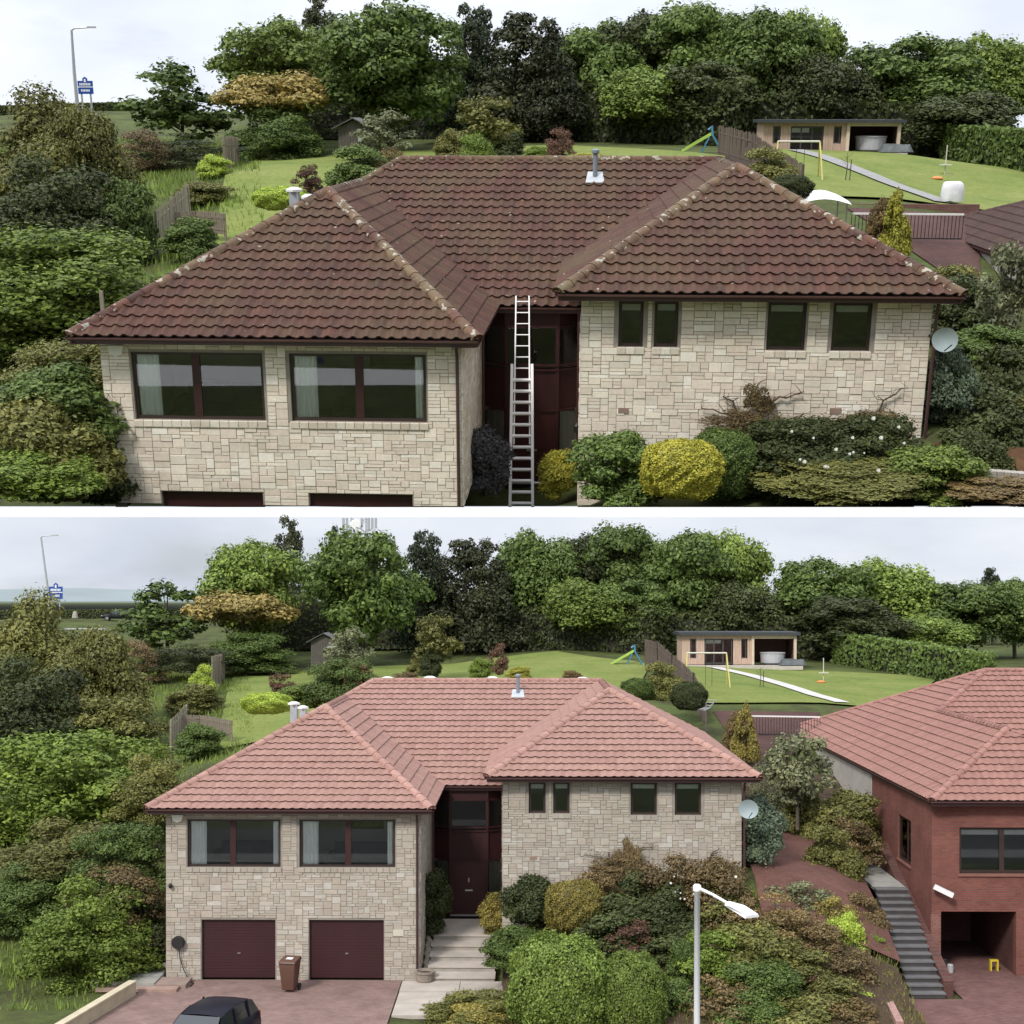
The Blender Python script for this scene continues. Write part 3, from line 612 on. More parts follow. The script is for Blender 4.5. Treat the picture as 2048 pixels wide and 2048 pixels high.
# ---------------------------------------------------------------- the stone house
EZ = 5.89
def stone_house(T):
    up = T.key == 'up'
    H = thing(T, 'stone_house', 'split-level pale stone house under a mossy dark brown tiled roof' if up else 'split-level pale stone house under a freshly painted pink tiled roof', 'house', (10.5, 7, 0), sfx=False)
    cols = [(.53, .45, .35), (.61, .525, .415), (.57, .475, .385), (.63, .55, .44), (.55, .495, .40), (.62, .525, .425), (.68, .60, .48), (.60, .545, .445), (.70, .65, .56)]
    cols = [tuple((x * .8 + (c[0] + c[1] + c[2]) / 3 * .2) * (1.36 if up else .77) for x in c) for c in cols]  # same stone: lighter above, darker below, painting in the two views' different light
    sm = (mat('mortar', (.27, .24, .205), .95, .2, 4, bmp=.4), stonemat('stone_single_' + T.key, cols, True, 1 / UP_SCALE if up else 1), stonemat('stone_field_' + T.key, cols, False, 1 / UP_SCALE if up else 1))
    frame = mat('brown_frame', (.040, .024, .020), .45, .2, 2, spec=.4); maroon = mat('maroon_timber', (.036, .012, .011), .5, .2, 2, spec=.4)
    fascia = mat('fascia_brown', (.060, .026, .026), .45, .2, 1.5, spec=.5); gm = mat('gutter_brown', (.13, .06, .058), .3, .15, 2, spec=.6)
    lo = (lambda x, y: slab_z(x, y) - .03) if up else (lambda x, y: -.1)
    # walls
    xl, xr, yl = .54, 9.2, .54; x2, x3, yr = 12.01, 20.28, 1.5; E2 = EZ + .97
    z0 = lo(xr, yl) if up else -.1; topl = EZ - .12; topr = E2 - .12
    wL = [(1.27, 4.46), (5.10, 8.37)]; dL = [(1.75, 4.28), (5.43, 7.98)]
    holes = [(a - xl, b - xl, 3.83, 5.46) for a, b in wL] + [(a - xl, b - xl, z0 if up else -.1, 2.04) for a, b in dL]
    wr = [(12.91, 13.50, 5.54), (13.76, 14.33, 5.54), (16.44, 17.35, 5.49), (17.97, 18.88, 5.49)]
    holesr = [(a - x2, b - x2, z, 6.62) for a, b, z in wr]
    zr = max(1.0, slab_z(x2, yr) - .03) if up else 1.0
    walls = [((xl, yl), 0, xr - xl, z0, topl, holes, 11, True), ((x2, yr), 0, x3 - x2, zr, topr, holesr, 12, True),
             ((xr, yl + .01), R(90), 6.6, (lo(xr, yl) if up else -.1), topl, [], 13, False), ((x2, 7.1), R(-90), 5.6, (slab_z(x2, yr) if up else .3), topr - .6, [], 14, False),
             ((xl, 18.6), R(-90), 18.0, (lo(xl, yl) if up else 0), topl, [], 0, False), ((x3, yr + .01), R(90), 15.3, 2.4, topr, [], 0, False), ((x3, 18.4), R(180), x3 - xl, 3.0, topl, [], 0, False)]
    wall(T, H, walls, sm, 300)
    # rooms behind the windows
    rm = mat('room_plaster', (.62, .60, .56), .9, .08, 1, bmp=0); rf = mat('room_floor', (.16, .11, .08), .7, .2, 2)
    part('room_wall', MB().box((.85, 5.2, 3.2), (8.9, 5.3, 5.7)).box((.83, .9, 3.2), (.85, 5.2, 5.7)).box((8.88, .9, 3.2), (8.9, 5.2, 5.7)).box((4.7, 2.6, 3.2), (4.8, 5.2, 5.7)), rm, H)
    part('room_floor', MB().box((.83, .83, 3.05), (8.9, 5.3, 3.2)), rf, H); part('room_ceiling', MB().box((.83, .83, 5.72), (8.9, 5.3, 5.76)), rm, H)
    part('bedroom_wall', MB().box((12.3, 5.2, 4.0), (20, 5.3, 6.7)).box((15.2, 1.9, 4), (15.3, 5.2, 6.7)), mat('room_grey', (.2, .2, .2), .9, .08, 1, bmp=0), H)
    for i, (a, b) in enumerate(wL):
        c = [(a + .1, a + .62)] + ([(b - .28, b - .1)] if (i == 1 or not up) else [])
        window(T, H, a, b, 3.83, 5.46, yl, ((a + b) / 2 + (.02 if i else -.05),), c, frame, sillm=sm[1])
    for (a, b, z) in wr: window(T, H, a, b, z, 6.62, yr, (), (), frame, blind=.16, sillm=sm[1])
    # garage doors of ribbed panels
    for (a, b) in dL:
        zb = slab_z(a, yl) - .02 if up else .02
        d = part('garage_door', MB().box((a, yl + .14, zb), (b, yl + .18, 2.04)), mat('garage_maroon', (.040, .012, .014), .42, .12, 1.2, spec=.45, bmp=.03), H)
        if not up:
            rb = MB().box((0, 0, 0), (b - a - .04, .007, .092)).mesh('door_slat', MATS['garage_maroon'])
            for i in range(20): link('door_slat', rb, d, (a + .02, yl + .132, .04 + i * .1))
            part('door_handle', MB().box(((a + b) / 2 - .05, yl + .09, .85), ((a + b) / 2 + .05, yl + .12, .89)), mat('steel', (.5, .5, .5), .3, .1, metal=.9), d)
        else:
            rb = MB().box((0, 0, 0), (b - a - .04, .007, .092)).mesh('door_slat', MATS['garage_maroon'])
            for i in range(2, 3): link('door_slat', rb, d, (a + .02, yl + .132, 1.94))
    # entrance bay: canted maroon panels, upper window, door and side lights
    yb, ys = 6.28, 6.8; xa, xb = 9.92, 11.32; z_d = .95; zb = slab_z(10.6, 5.6) - .03 if up else .7
    por = mat('porch_timber', (.038, .012, .013), .5, .25, 1.6, spec=.3, stretch=(4, 4, .6))
    c = MB(); pl = [(xr, ys), (xa, yb), (xb, yb), (x2, ys)]
    def band(mb, za, zb_):
        for p, q in zip(pl, pl[1:]): mb.add([(p[0], p[1], za), (q[0], q[1], za), (q[0], q[1], zb_), (p[0], p[1], zb_), (p[0], p[1] + .1, za), (q[0], q[1] + .1, za), (q[0], q[1] + .1, zb_), (p[0], p[1] + .1, zb_)],
                                             [(0, 1, 2, 3), (4, 7, 6, 5), (3, 2, 6, 7), (0, 4, 5, 1)])
    bay = part('entrance_bay', c.__class__().box((xr, ys + .12, 3.0), (x2, ys + .16, 3.06)), por, H)
    for za, zb_ in ((3.05, 4.15), (5.35, 5.75), (zb, max(z_d, zb + .01))): bm_ = MB(); band(bm_, za, zb_); part('panel', bm_, por, bay)
    fr = MB()
    for p in pl: fr.box((p[0] - .05, p[1] - .03, zb), (p[0] + .05, p[1] + .07, 5.7))
    for z in (3.02, 4.15, 4.28, 5.33): 
        for p, q in zip(pl, pl[1:]): fr.bar((p[0], p[1] - .02, z), (q[0], q[1] - .02, z), .06, .06)
    part('bay_frame', fr, por, bay)
    for p, q in zip(pl, pl[1:]): part('pane', MB().add([(p[0], p[1] + .02, 4.2), (q[0], q[1] + .02, 4.2), (q[0], q[1] + .02, 5.35), (p[0], p[1] + .02, 5.35)], [(0, 1, 2, 3)]), glassmat(), bay)
    part('hall_wall', MB().box((xr, 8.2, .5), (x2, 8.3, 5.6)).box((xr, 6.6, 2.95), (x2, 8.2, 3.05)), mat('room_dark', (.06, .05, .045), .9, .1, bmp=0), H)
    do = part('front_door', MB().box((xa + .05, yb + .0, max(z_d, zb)), (xb - .05, yb + .06, 3.0)), mat('door_maroon', (.05, .013, .014), .4, .15, 2, spec=.4, bmp=.05), H)
    for (u0, u1, w0, w1) in ((.15, .62, 1.2, 1.8), (.78, 1.25, 1.2, 1.8), (.15, .62, 1.95, 2.85), (.78, 1.25, 1.95, 2.85)):
        part('door_panel', MB().box((xa + u0, yb - .015, w0), (xa + u1, yb, w1)), MATS['door_maroon'], do)
    part('knocker', MB().box((xa + .68, yb - .04, 2.2), (xa + .73, yb, 2.36)), mat('steel', (.5, .5, .5), .3, .1, metal=.9), do); part('letter_box', MB().box((xa + .56, yb - .02, 1.86), (xa + .85, yb, 1.92)), MATS['steel'], do)
    for p, q in ((pl[0], pl[1]), (pl[2], pl[3])):
        a, b = Vector(p), Vector(q); A_, B_ = a.lerp(b, .12), a.lerp(b, .88)
        part('side_light', MB().add([(A_.x, A_.y + .03, 1.25), (B_.x, B_.y + .03, 1.25), (B_.x, B_.y + .03, 2.98), (A_.x, A_.y + .03, 2.98)], [(0, 1, 2, 3)]), glassmat(), do)
        m = MB(); n = 8; pts = [A_.lerp(B_, i / n) for i in range(n + 1)]; m.add([(v.x, v.y + .09 + .03 * (i % 2), 1.25) for i, v in enumerate(pts)] + [(v.x, v.y + .09 + .03 * (i % 2), 2.98) for i, v in enumerate(pts)], [(i, i + 1, n + 2 + i, n + 1 + i) for i in range(n)])
        part('net_curtain', m, mat('net_cloth', (.36, .40, .38), .9, .1, 6, bmp=.1), do)
    part('threshold', MB().box((xa, yb - .12, max(.93, zb)), (xb, yb - .01, max(.97, zb + .02))), mat('pale_metal', (.55, .55, .53), .4, .1, metal=.6), do)
    # roof
    if up: c1, c2, ms = (.051, .020, .0128), (.105, .042, .026), (.098, .066, .030)
    else: c1, c2, ms = (.285, .153, .124), (.355, .202, .164), (.35, .215, .145)
    mo = .85 if up else .15
    mts = (tilemat('tile_single_' + T.key, c1, c2, ms, True, mo), tilemat('tile_field_' + T.key, c1, c2, ms, False, mo), mat('underlay', (.02, .016, .014), .9, .1, bmp=0))
    E = EZ + .02; h = 3.61
    P0, P1, A1, V0, V1, R0, R1, A2 = (0, 0, E), (9.65, 0, E), (5.24, 5.76, E + 3.0), (9.65, 6.07, E), (5.24, 11.5, E + 3.0), (6.3, 12.6, E + h), (15.95, 12.6, E + h), (15.95, 6.03, E + h)
    Q0, Q1, Qv = (11.47, .95, E + .97), (20.83, .95, E + .97), (11.47, 7.83, E + .97)
    planes = [([P0, P1, A1], 100), ([V0, (12.0, 6.07, E), R1, R0, V1], 100), ([Q0, Q1, A2], 100), ([P1, V0, V1, A1], 0), ([Qv, Q0, A2, R1], 0), ([Q1, (20.83, 17.4, E + .97), R1, A2], 0),
              ([(0, 8.5, E), P0, A1, V1], 0), ([(0, 19.15, E), (0, 8.5, E), V1, R0], 0), ([(20.83, 17.4, E + .97), (17.6, 19.15, E), (0, 19.15, E), R0, R1], 0)]
    rf_ = roof_part(H, [p for p, _ in planes], mts[2])
    for i, (p, qn) in enumerate(planes): roof_plane(T, rf_, p, mts, qn, i + 1)
    cm = tilemat('cap_' + T.key, sc(c1, 1.15), sc(c2, 1.2), (.21, .165, .085) if up else ms, True, .95 if up else mo, .60)
    for a, b in ((P0, A1), (P1, A1), (A1, V1), (V1, R0), (R0, R1), (Q0, A2), (Q1, A2), (A2, R1)): caps(rf_, a, b, cm, .165 if a in (P1, Q0, Q1) or a == P0 else .14)
    # fascias, soffits, gutters
    def eave(a, b, inward):
        a, b = Vector(a), Vector(b); i = Vector(inward); f = MB(); dn = Vector((0, 0, -.2))
        f.prism([a + i * .05, b + i * .05, b + i * .05 + dn, a + i * .05 + dn], i * .03); part('fascia', f, fascia, H)
        part('soffit', MB().prism([a + i * .08 + dn, b + i * .08 + dn, b + i * .62 + dn, a + i * .62 + dn], (0, 0, .02)), fascia, H)
        gutter(H, a - i * .02 + Vector((0, 0, -.035)), b - i * .02 + Vector((0, 0, -.035)), gm)
    eave((0, .0, E), (9.65, 0, E), (0, 1, 0)); eave((9.65, 0, E), (9.65, 6.05, E), (-1, 0, 0)); eave((9.7, 6.07, E), (12.0, 6.07, E), (0, 1, 0)); eave((11.47, .95, E + .97), (20.83, .95, E + .97), (0, 1, 0))
    eave((11.47, 7.8, E + .97), (11.47, .95, E + .97), (1, 0, 0)); eave((0, 19, E), (0, 0, E), (1, 0, 0)); eave((20.83, .95, E + .97), (20.83, 17.3, E + .97), (-1, 0, 0))
    # downpipes, alarm box, lamps, flue
    pb = lambda x, y: (slab_z(x, y) if up else 0)
    for (x, y, zt, zb_) in ((9.12, .47, EZ - .2, pb(9.1, .4)), (9.3, 5.9, EZ - .2, max(.5, pb(9.3, 5.9))), (11.9, 6.1, EZ - .1, max(.6, pb(12, 6))), (20.36, 1.42, E2 - .2, max(3.3, pb(20, 1)))):
        part('downpipe', MB().tube([(x, y, zb_), (x, y, zt - .3), (x, y - .12, zt)], .04, 8), fascia, H)
    m = MB(); m.prism([(.75, yl - .01, 5.62), (1.15, yl - .01, 5.62), (1.1, yl - .01, 5.42), (.95, yl - .01, 5.36), (.8, yl - .01, 5.42)], (0, -.1, 0)); part('alarm_box', m, mat('alarm_white', (.72, .70, .62), .5, .08), H)
    part('wall_lamp', MB().lathe([(.03, 0), (.06, .03), (.07, .12), (.02, .18)], (.72, yl - .12, 3.12), 8).box((.70, yl - .1, 3.2), (.74, yl, 3.24)), mat('black_iron', (.015, .015, .015), .5, .2), H)
    part('entrance_lamp', MB().lathe([(.03, 0), (.08, .04), (.09, .2), (.02, .28)], (11.9, 5.3, 2.6), 8).box((11.88, 5.3, 2.7), (12.0, 5.34, 2.74)), MATS['black_iron'], H)
    if not up:
        hr = part('hose_reel', MB().lathe([(.2, -.04), (.22, 0), (.12, .02), (.12, .1), (.22, .12), (.2, .16)], (0, 0, 0), 16), MATS['black_iron'], H)
        hr.location = Vector((.98, yl - .06, 1.28)) - Vector(H.location); hr.rotation_euler = (R(90), 0, 0)
        part('hose', MB().tube([(1.0, yl - .12, 1.1), (1.05, yl - .1, .7), (1.2, yl - .2, .35), (1.4, yl - .3, .05), (1.62, yl - .6, .03), (1.6, yl - 1.0, .03)], .018, 6), MATS['black_iron'], H)
        part('name_plate', MB().box((8.3, yl - .05, 1.5), (8.66, yl - .03, 1.72)), mat('plate_stone', (.5, .46, .38), .8, .1), H)
    part('air_brick', MB().box((12.95, yr - .035, 3.93), (13.2, yr - .03, 4.06)), mat('vent_brown', (.25, .17, .13), .8, .2), H)
    part('air_brick', MB().box((18.05, yr - .035, 3.98), (18.33, yr - .03, 4.12)), MATS['vent_brown'], H); part('air_brick', MB().box((16.3, yr - .035, 4.0), (16.55, yr - .03, 4.12)), MATS['vent_brown'], H)
    fl = at(T, 1190, 368, 11.9) if up else at(T, 1036, 1393, 11.9)
    fx = fl.x; fy = 11.6; fz = E + (fy - 6.07) * .552
    f = part('flue', MB().tube([(fx, fy, fz - .1), (fx, fy, fz + .75)], .075, 10).lathe([(.1, 0), (.12, .02), (.12, .1), (.05, .14)], (fx, fy, fz + .75), 10), mat('flue_grey', (.19, .22, .25) if up else (.19, .13, .12), .5, .2), H)
    part('flashing', MB().prism([(fx - .28, fy - .3, fz - .08), (fx + .28, fy - .3, fz - .08), (fx + .22, fy + .2, fz + .2), (fx - .22, fy + .2, fz + .2)], (0, 0, .03)), mat('lead', (.42, .44, .47) if up else (.42, .27, .25), .5, .2), f)
    return H
# ---------------------------------------------------------------- the brick neighbour
def neighbour(T):
    up = T.key == 'up'
    H = thing(T, 'brick_house', 'dark-roofed neighbouring house with a grey rendered side wall' if up else 'red brick house with pink hipped roof and open garage beside the slate steps', 'house', (33, 12, 0), sfx=False)
    bm = brickmat('red_brick', (.19, .058, .045), (.24, .08, .058), (.15, .10, .085), .225, .075); rend = mat('grey_render', (.40, .37, .33), .9, .15, 1.2, bmp=.3)
    frame = mat('brown_frame', (.040, .024, .020), .45, .2, 2, spec=.4); fascia = mat('fascia_brown', (.060, .026, .026), .45, .2, 1.5, spec=.5); gm = mat('gutter_brown', (.13, .06, .058), .3, .15, 2, spec=.6)
    dx = 0.0
    if up:
        p = at(T, 1846, 451, 33); dx = p.x - 28.0
    else:
        p = atz(T, 1862, 1600, 6.1); dx = p.x - 28.0
    x0 = 28.0 + dx; y0 = .9; E = 6.1; wx = x0 + .14; wy = y0 + .5; zb = (lambda x, y: slab_z(x, y) + .0) if up else (lambda x, y: -.1)
    yb = 33 if up else 28; s = .56; a = 3.75; b = 6.6; ym = 16.0; xe = x0 + 2 * a - .16; xm = x0 + 2 * b + 8.8; ymf = ym - b + .45
    # walls: front with window and garage opening, long left side
    fw = MB(); zf = zb(wx, wy); g0, g1, gt = wx + .32, wx + 2.9, 2.2; w0, w1, wz0, wz1 = wx + .95, wx + 4.4, 3.52, 5.1
    if up: fw.box((wx, wy, max(zf, .5)), (xe, wy + .3, E - .15))
    else:
        fw.box((wx, wy, zf), (g0, wy + .3, gt)).box((g1, wy, zf), (xe, wy + .3, gt)).box((wx, wy, gt), (xe, wy + .3, wz0)).box((wx, wy, wz0), (w0, wy + .3, wz1)).box((w1, wy, wz0), (xe, wy + .3, wz1)).box((wx, wy, wz1), (xe, wy + .3, E - .15))
    part('front_wall', fw, bm, H)
    zq = max(zf, -.1); part('wing_side_wall', MB().box((xe - .3, wy + .3, zq), (xe, ymf, E - .15)), bm, H); part('main_front_wall', MB().box((xe, ymf, zq), (xm, ymf + .3, E - .15)), bm, H); part('end_wall', MB().box((xm - .3, ymf + .3, zq), (xm, yb - .5, E - .15)), bm, H)
    sw = MB(); s0, s1, sz0, sz1 = wy + 2.7, wy + 4.5, 3.25, 4.9; rb = wy + 8.6
    zs = -.1 if not up else zf
    sw.box((wx - .002, wy + .3, zs), (wx + .3, rb, sz0)).box((wx - .002, wy + .3, sz0), (wx + .3, s0, sz1)).box((wx - .002, s1, sz0), (wx + .3, rb, sz1)).box((wx - .002, wy + .3, sz1), (wx + .3, rb, E - .15)); part('side_wall', sw, bm, H)
    z2 = zf if up else 1.2
    part('rendered_wall', MB().box((wx - .03, rb, 3.0), (wx + .3, yb - .5, E - .15)), rend, H); part('plinth', MB().box((wx, rb, min(z2, 1.2)), (wx + .3, yb - .5, 3.0)), bm, H)
    part('back_wall', MB().box((wx, yb - .5, 2), (xm, yb - .2, E - .15)), bm, H)
    f = part('side_window', MB().box((wx + .05, s0, sz0), (wx + .12, s1, sz0 + .08)).box((wx + .05, s0, sz1 - .08), (wx + .12, s1, sz1)).box((wx + .05, s0, sz0 + .08), (wx + .12, s0 + .08, sz1 - .08)).box((wx + .05, s1 - .08, sz0 + .08), (wx + .12, s1, sz1 - .08)).box((wx + .05, s0 + .6, sz0 + .08), (wx + .12, s0 + .68, sz1 - .08)), frame, H)
    part('pane', MB().box((wx + .08, s0 + .08, sz0 + .08), (wx + .09, s1 - .08, sz1 - .08)), glassmat(), f); part('blind', MB().box((wx + .16, s0 + .1, sz1 - .4), (wx + .17, s1 - .1, sz1 - .08)), mat('blind_cloth', (.62, .62, .6), .9, .08), f)
    part('sill', MB().box((wx - .06, s0 - .05, sz0 - .08), (wx + .02, s1 + .05, sz0)), mat('brick_sill', (.2, .09, .07), .8, .2), f)
    if not up:
        f = part('window', MB().box((w0, wy + .1, wz0), (w1, wy + .17, wz0 + .09)).box((w0, wy + .1, wz1 - .09), (w1, wy + .17, wz1)).box((w0, wy + .1, wz0 + .09), (w0 + .09, wy + .17, wz1 - .09)).box((w0 + 1.4, wy + .1, wz0 + .09), (w0 + 1.56, wy + .17, wz1 - .09)).box((w1 - .09, wy + .1, wz0 + .09), (w1, wy + .17, wz1 - .09)), frame, H)
        part('pane', MB().box((w0 + .09, wy + .13, wz0 + .09), (w0 + 1.4, wy + .14, wz1 - .09)), glassmat(), f); part('pane', MB().box((w0 + 1.56, wy + .13, wz0 + .09), (w1 - .09, wy + .14, wz1 - .09)), glassmat(), f)
        for bl, br in ((w0 + .1, w0 + 1.39), (w0 + 1.57, w1 - .1)): part('blind', MB().box((bl, wy + .22, wz1 - .28), (br, wy + .23, wz1 - .09)), MATS['blind_cloth'], f)
        part('sill', MB().box((w0 - .06, wy - .06, wz0 - .1), (w1 + .06, wy + .09, wz0)), MATS['brick_sill'], f)
        part('room_wall', MB().box((wx + .4, wy + 3.5, 3.1), (xe - .35, wy + 3.6, 5.9)).box((wx + .4, wy + .32, 3.0), (xe - .35, wy + 3.5, 3.1)), mat('room_grey', (.2, .2, .2), .9, .08, 1, bmp=0), H)
        part('garage_wall', MB().box((g0 - .3, wy + 5, -.1), (g1 + .4, wy + 5.1, 2.3)).box((g0 - .02, wy + .3, -.1), (g0, wy + 5, 2.3)).box((g1, wy + .3, -.1), (g1 + .02, wy + 5, 2.3)).box((g0, wy + .3, 2.3), (g1, wy + 5, 2.34)), brickmat('dark_brick', (.10, .04, .035), (.13, .05, .042), (.10, .07, .06), .225, .075), H)
        part('quoin', MB().box((wx - .03, wy - .03, -.1), (wx + .30, wy - .004, 2.1)), brickmat('edge_brick', (.20, .075, .055), (.25, .10, .075), (.2, .14, .12), .225, .075), H)
    # roof
    if up: c1, c2, ms = (.040, .019, .017), (.080, .037, .030), (.07, .05, .03)
    else: c1, c2, ms = (.25, .119, .095), (.32, .16, .127), (.31, .175, .125)
    mo = .5 if up else .15
    mts = (tilemat('ntile_single_' + T.key, c1, c2, ms, True, mo), tilemat('ntile_field_' + T.key, c1, c2, ms, False, mo), mat('underlay', (.02, .016, .014), .9, .1, bmp=0))
    C1, C2, CR = (x0, y0, E), (x0, yb, E), (x0 + 2 * a, y0, E); AP = (x0 + a, y0 + a, E + s * a); VT = (x0 + a, ym - b + a, E + s * a); VB = (x0 + 2 * a, ym - b, E); RL = (x0 + b, ym, E + s * b); RR = (x0 + b + 9, ym, E + s * b)
    planes = [([C1, CR, AP], 150 if not up else 0), ([VB, (x0 + 2 * b + 9, ym - b, E), RR, RL, VT], 100 if not up else 0), ([(x0, ym - b, E), C1, AP, VT], 50 if not up else 0), ([C2, (x0, ym - b, E), VT, RL], 0), ([CR, VB, VT, AP], 0), ([(x0 + 2 * b + 9, yb, E), C2, RL, RR], 0), ([(x0 + 2 * b + 9, ym - b, E), (x0 + 2 * b + 9, yb, E), RR], 0)]
    rf_ = roof_part(H, [p for p, _ in planes], mts[2])
    for i, (p, qn) in enumerate(planes): roof_plane(T, rf_, p, mts, qn, i + 31, .42, .3)
    cm = tilemat('ncap_' + T.key, sc(c1, 1.1), sc(c2, 1.15), ms, True, mo)
    for p, q in ((C1, AP), (AP, VT), (VT, RL), (RL, RR), (C2, RL)): caps(rf_, p, q, cm, .15)
    def eave(p, q, inward):
        p, q, i = Vector(p), Vector(q), Vector(inward); dn = Vector((0, 0, -.2)); part('fascia', MB().prism([p + i * .05, q + i * .05, q + i * .05 + dn, p + i * .05 + dn], i * .03), fascia, H)
        part('soffit', MB().prism([p + i * .08 + dn, q + i * .08 + dn, q + i * .55 + dn, p + i * .55 + dn], (0, 0, .02)), fascia, H); gutter(H, p - i * .02 + Vector((0, 0, -.035)), q - i * .02 + Vector((0, 0, -.035)), gm)
    eave(C1, CR, (0, 1, 0)); eave(C2, C1, (1, 0, 0)); eave(VB, (x0 + 2 * b + 9, ym - b, E), (0, 1, 0)); eave(CR, VB, (-1, 0, 0))
    if not up:
        c = Vector((wx + .12, wy - .1, 2.95))
        m = MB().bar(c + Vector((0, .1, .12)), c + Vector((0, -.12, .12)), .05, .05).bar(c + Vector((-.1, -.12, .16)), c + Vector((.5, -.3, -.12)), .16, .16)
        part('security_camera', m, mat('white_plastic', (.75, .75, .73), .35, .05), H)
    return wx, wy, g0, g1

# ---------------------------------------------------------------- garden objects
def timber(): return mat('grey_timber', (.20, .165, .125), .9, .35, 3, bmp=.5, stretch=(3, 3, .4))
def fence(T, name, pts, h, label, plank=.12, gap=.02, m=None, rails=True):
    """upright boards, each a part, on two rails between posts"""
    m = m or timber(); P = [Vector((p[0], p[1], p[2] if len(p) > 2 else gz(T, p[0], p[1]))) for p in pts]; o = thing(T, name, label, 'fence', P[0]); rng = random.Random(2)
    me = MB().box((0, -.012, 0), (plank, .012, 1)).mesh('plank', m)
    for a, b in zip(P, P[1:]):
        d = b - a; L = Vector((d.x, d.y)).length; n = max(1, int(L / (plank + gap))); ang = math.atan2(d.y, d.x)
        if rails:
            for f in (.25, .8): part('rail', MB().bar(a + Vector((0, 0, h * f)), b + Vector((0, 0, h * f)), .05, .08), m, o)
        for i in range(n):
            p = a.lerp(b, i / n) - P[0]; q = link('plank', me, o, p + Vector((0, 0, .02)), (rng.uniform(-.02, .02), rng.uniform(-.015, .015), ang), (1, 1, h * rng.uniform(.96, 1.03)))
        k = max(1, round(L / 2.2))
        for i in range(k + 1): c = a.lerp(b, i / k); part('post', MB().box((c.x - .05, c.y + .03, c.z - .2), (c.x + .05, c.y + .13, c.z + h * 1.02)), m, o)
    return o
def summer_house(T, px0, px1, ptop, pbot, y):
    a = at(T, px0, pbot, y); b = at(T, px1, pbot, y); t = at(T, px0, ptop, y); w = b.x - a.x; h = t.z - a.z; x0, z0 = a.x, min(a.z, b.z); D = 3.6
    o = thing(T, 'summer_house', 'timber garden room with flat roof and open tub bay', 'garden room', (x0, y, z0))
    clad = mat('larch_cladding', (.46, .33, .25), .8, .25, 2.5, bmp=.4, stretch=(6, 6, .5)); pale = mat('pale_post', (.55, .45, .34), .8, .15, 2); roofm = mat('roof_felt', (.035, .04, .045), .6, .2, 2); gl = glassmat(); fr = mat('grey_frame', (.06, .055, .055), .5, .2)
    wa = w * .61
    holes = [(w * .075, w * .125, .45, h * .82), (w * .20, w * .44, .05, h * .82), (w * .515, w * .565, .45, h * .82)]
    bw = .145; n = int(wa / bw); me = {}
    for i in range(n):
        u0, u1 = i * wa / n, (i + 1) * wa / n - .008; seg = [(0, h * .93)]
        for (p, q, r, s_) in holes:
            if p - .03 < (u0 + u1) / 2 < q + .03: seg = [(0, r), (s_, h * .93)]
        for (r, s_) in seg:
            if s_ - r > .06: part('board', MB().box((x0 + u0, y - .02, z0 + r), (x0 + u1, y, z0 + s_)), clad, o)
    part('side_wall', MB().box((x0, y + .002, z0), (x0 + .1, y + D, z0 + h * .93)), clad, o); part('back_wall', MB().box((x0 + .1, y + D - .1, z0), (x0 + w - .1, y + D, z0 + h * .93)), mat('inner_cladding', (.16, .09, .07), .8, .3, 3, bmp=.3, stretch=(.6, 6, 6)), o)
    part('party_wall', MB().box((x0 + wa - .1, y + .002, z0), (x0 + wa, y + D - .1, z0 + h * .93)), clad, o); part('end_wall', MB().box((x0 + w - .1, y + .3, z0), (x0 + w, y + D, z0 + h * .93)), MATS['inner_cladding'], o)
    part('roof', MB().box((x0 - .25, y - .45, z0 + h * .93), (x0 + w + .25, y + D + .1, z0 + h * 1.03)), roofm, o)
    for u in (wa + .08, w - .08): part('post', MB().box((x0 + u - .09, y - .16, z0), (x0 + u + .09, y + .02 if u < wa + .2 else y + .1, z0 + h * .93)), pale, o)
    part('beam', MB().box((x0 + wa + .17, y - .1, z0 + h * .82), (x0 + w - .17, y + .02, z0 + h * .929)), pale, o)
    for i, (p, q, r, s_) in enumerate(holes):
        f = MB(); X0, X1, Z0, Z1 = x0 + p, x0 + q, z0 + r, z0 + s_; k = .07
        f.box((X0, y + .01, Z0), (X1, y + .06, Z0 + k)).box((X0, y + .01, Z1 - k), (X1, y + .06, Z1)).box((X0, y + .01, Z0 + k), (X0 + k, y + .06, Z1 - k)).box((X1 - k, y + .01, Z0 + k), (X1, y + .06, Z1 - k))
        if i == 1: 
            for c in (1 / 3, 2 / 3): xm = X0 + (X1 - X0) * c; f.box((xm - .04, y + .008, Z0 + k), (xm + .04, y + .05, Z1 - k))
        wo = part('patio_door' if i == 1 else 'window', f, fr, o); part('pane', MB().box((X0 + k, y + .03, Z0 + k), (X1 - k, y + .04, Z1 - k)), gl, wo)
        if i == 1: part('blind', MB().box((X0 + .1, y + .12, Z1 - .35), (X1 - .8, y + .13, Z1 - .1)), mat('blind_cloth', (.62, .62, .6), .9, .08), wo)
    part('deck', MB().box((x0 - .3, y - 1.6, z0 - .3), (x0 + w + .2, y - .17, z0 - .03)), mat('deck_stone', (.42, .38, .33), .85, .2, 2), o)
    # hot tub and its cover lie in the open bay
    cx = x0 + wa + (w - wa) * .52
    solo(T, 'hot_tub', MB().lathe([(.75, 0), (.85, .1), (.9, .75), (.95, .8), (.9, .86), (.0, .9)], (cx, y + .9, z0), 20), mat('tub_grey', (.42, .42, .44), .5, .15), 'round pale grey hot tub standing in the open bay', 'hot tub')
    m = MB(); rng = random.Random(4); nx_, ny_ = 9, 6; x1, y1 = cx + .15, y - 1.55
    g = [[(x1 + i * .24, y1 + j * .25, z0 + .02 + (0 if i in (0, nx_ - 1) or j in (0, ny_ - 1) else .38 + rng.uniform(-.1, .08))) for i in range(nx_)] for j in range(ny_)]
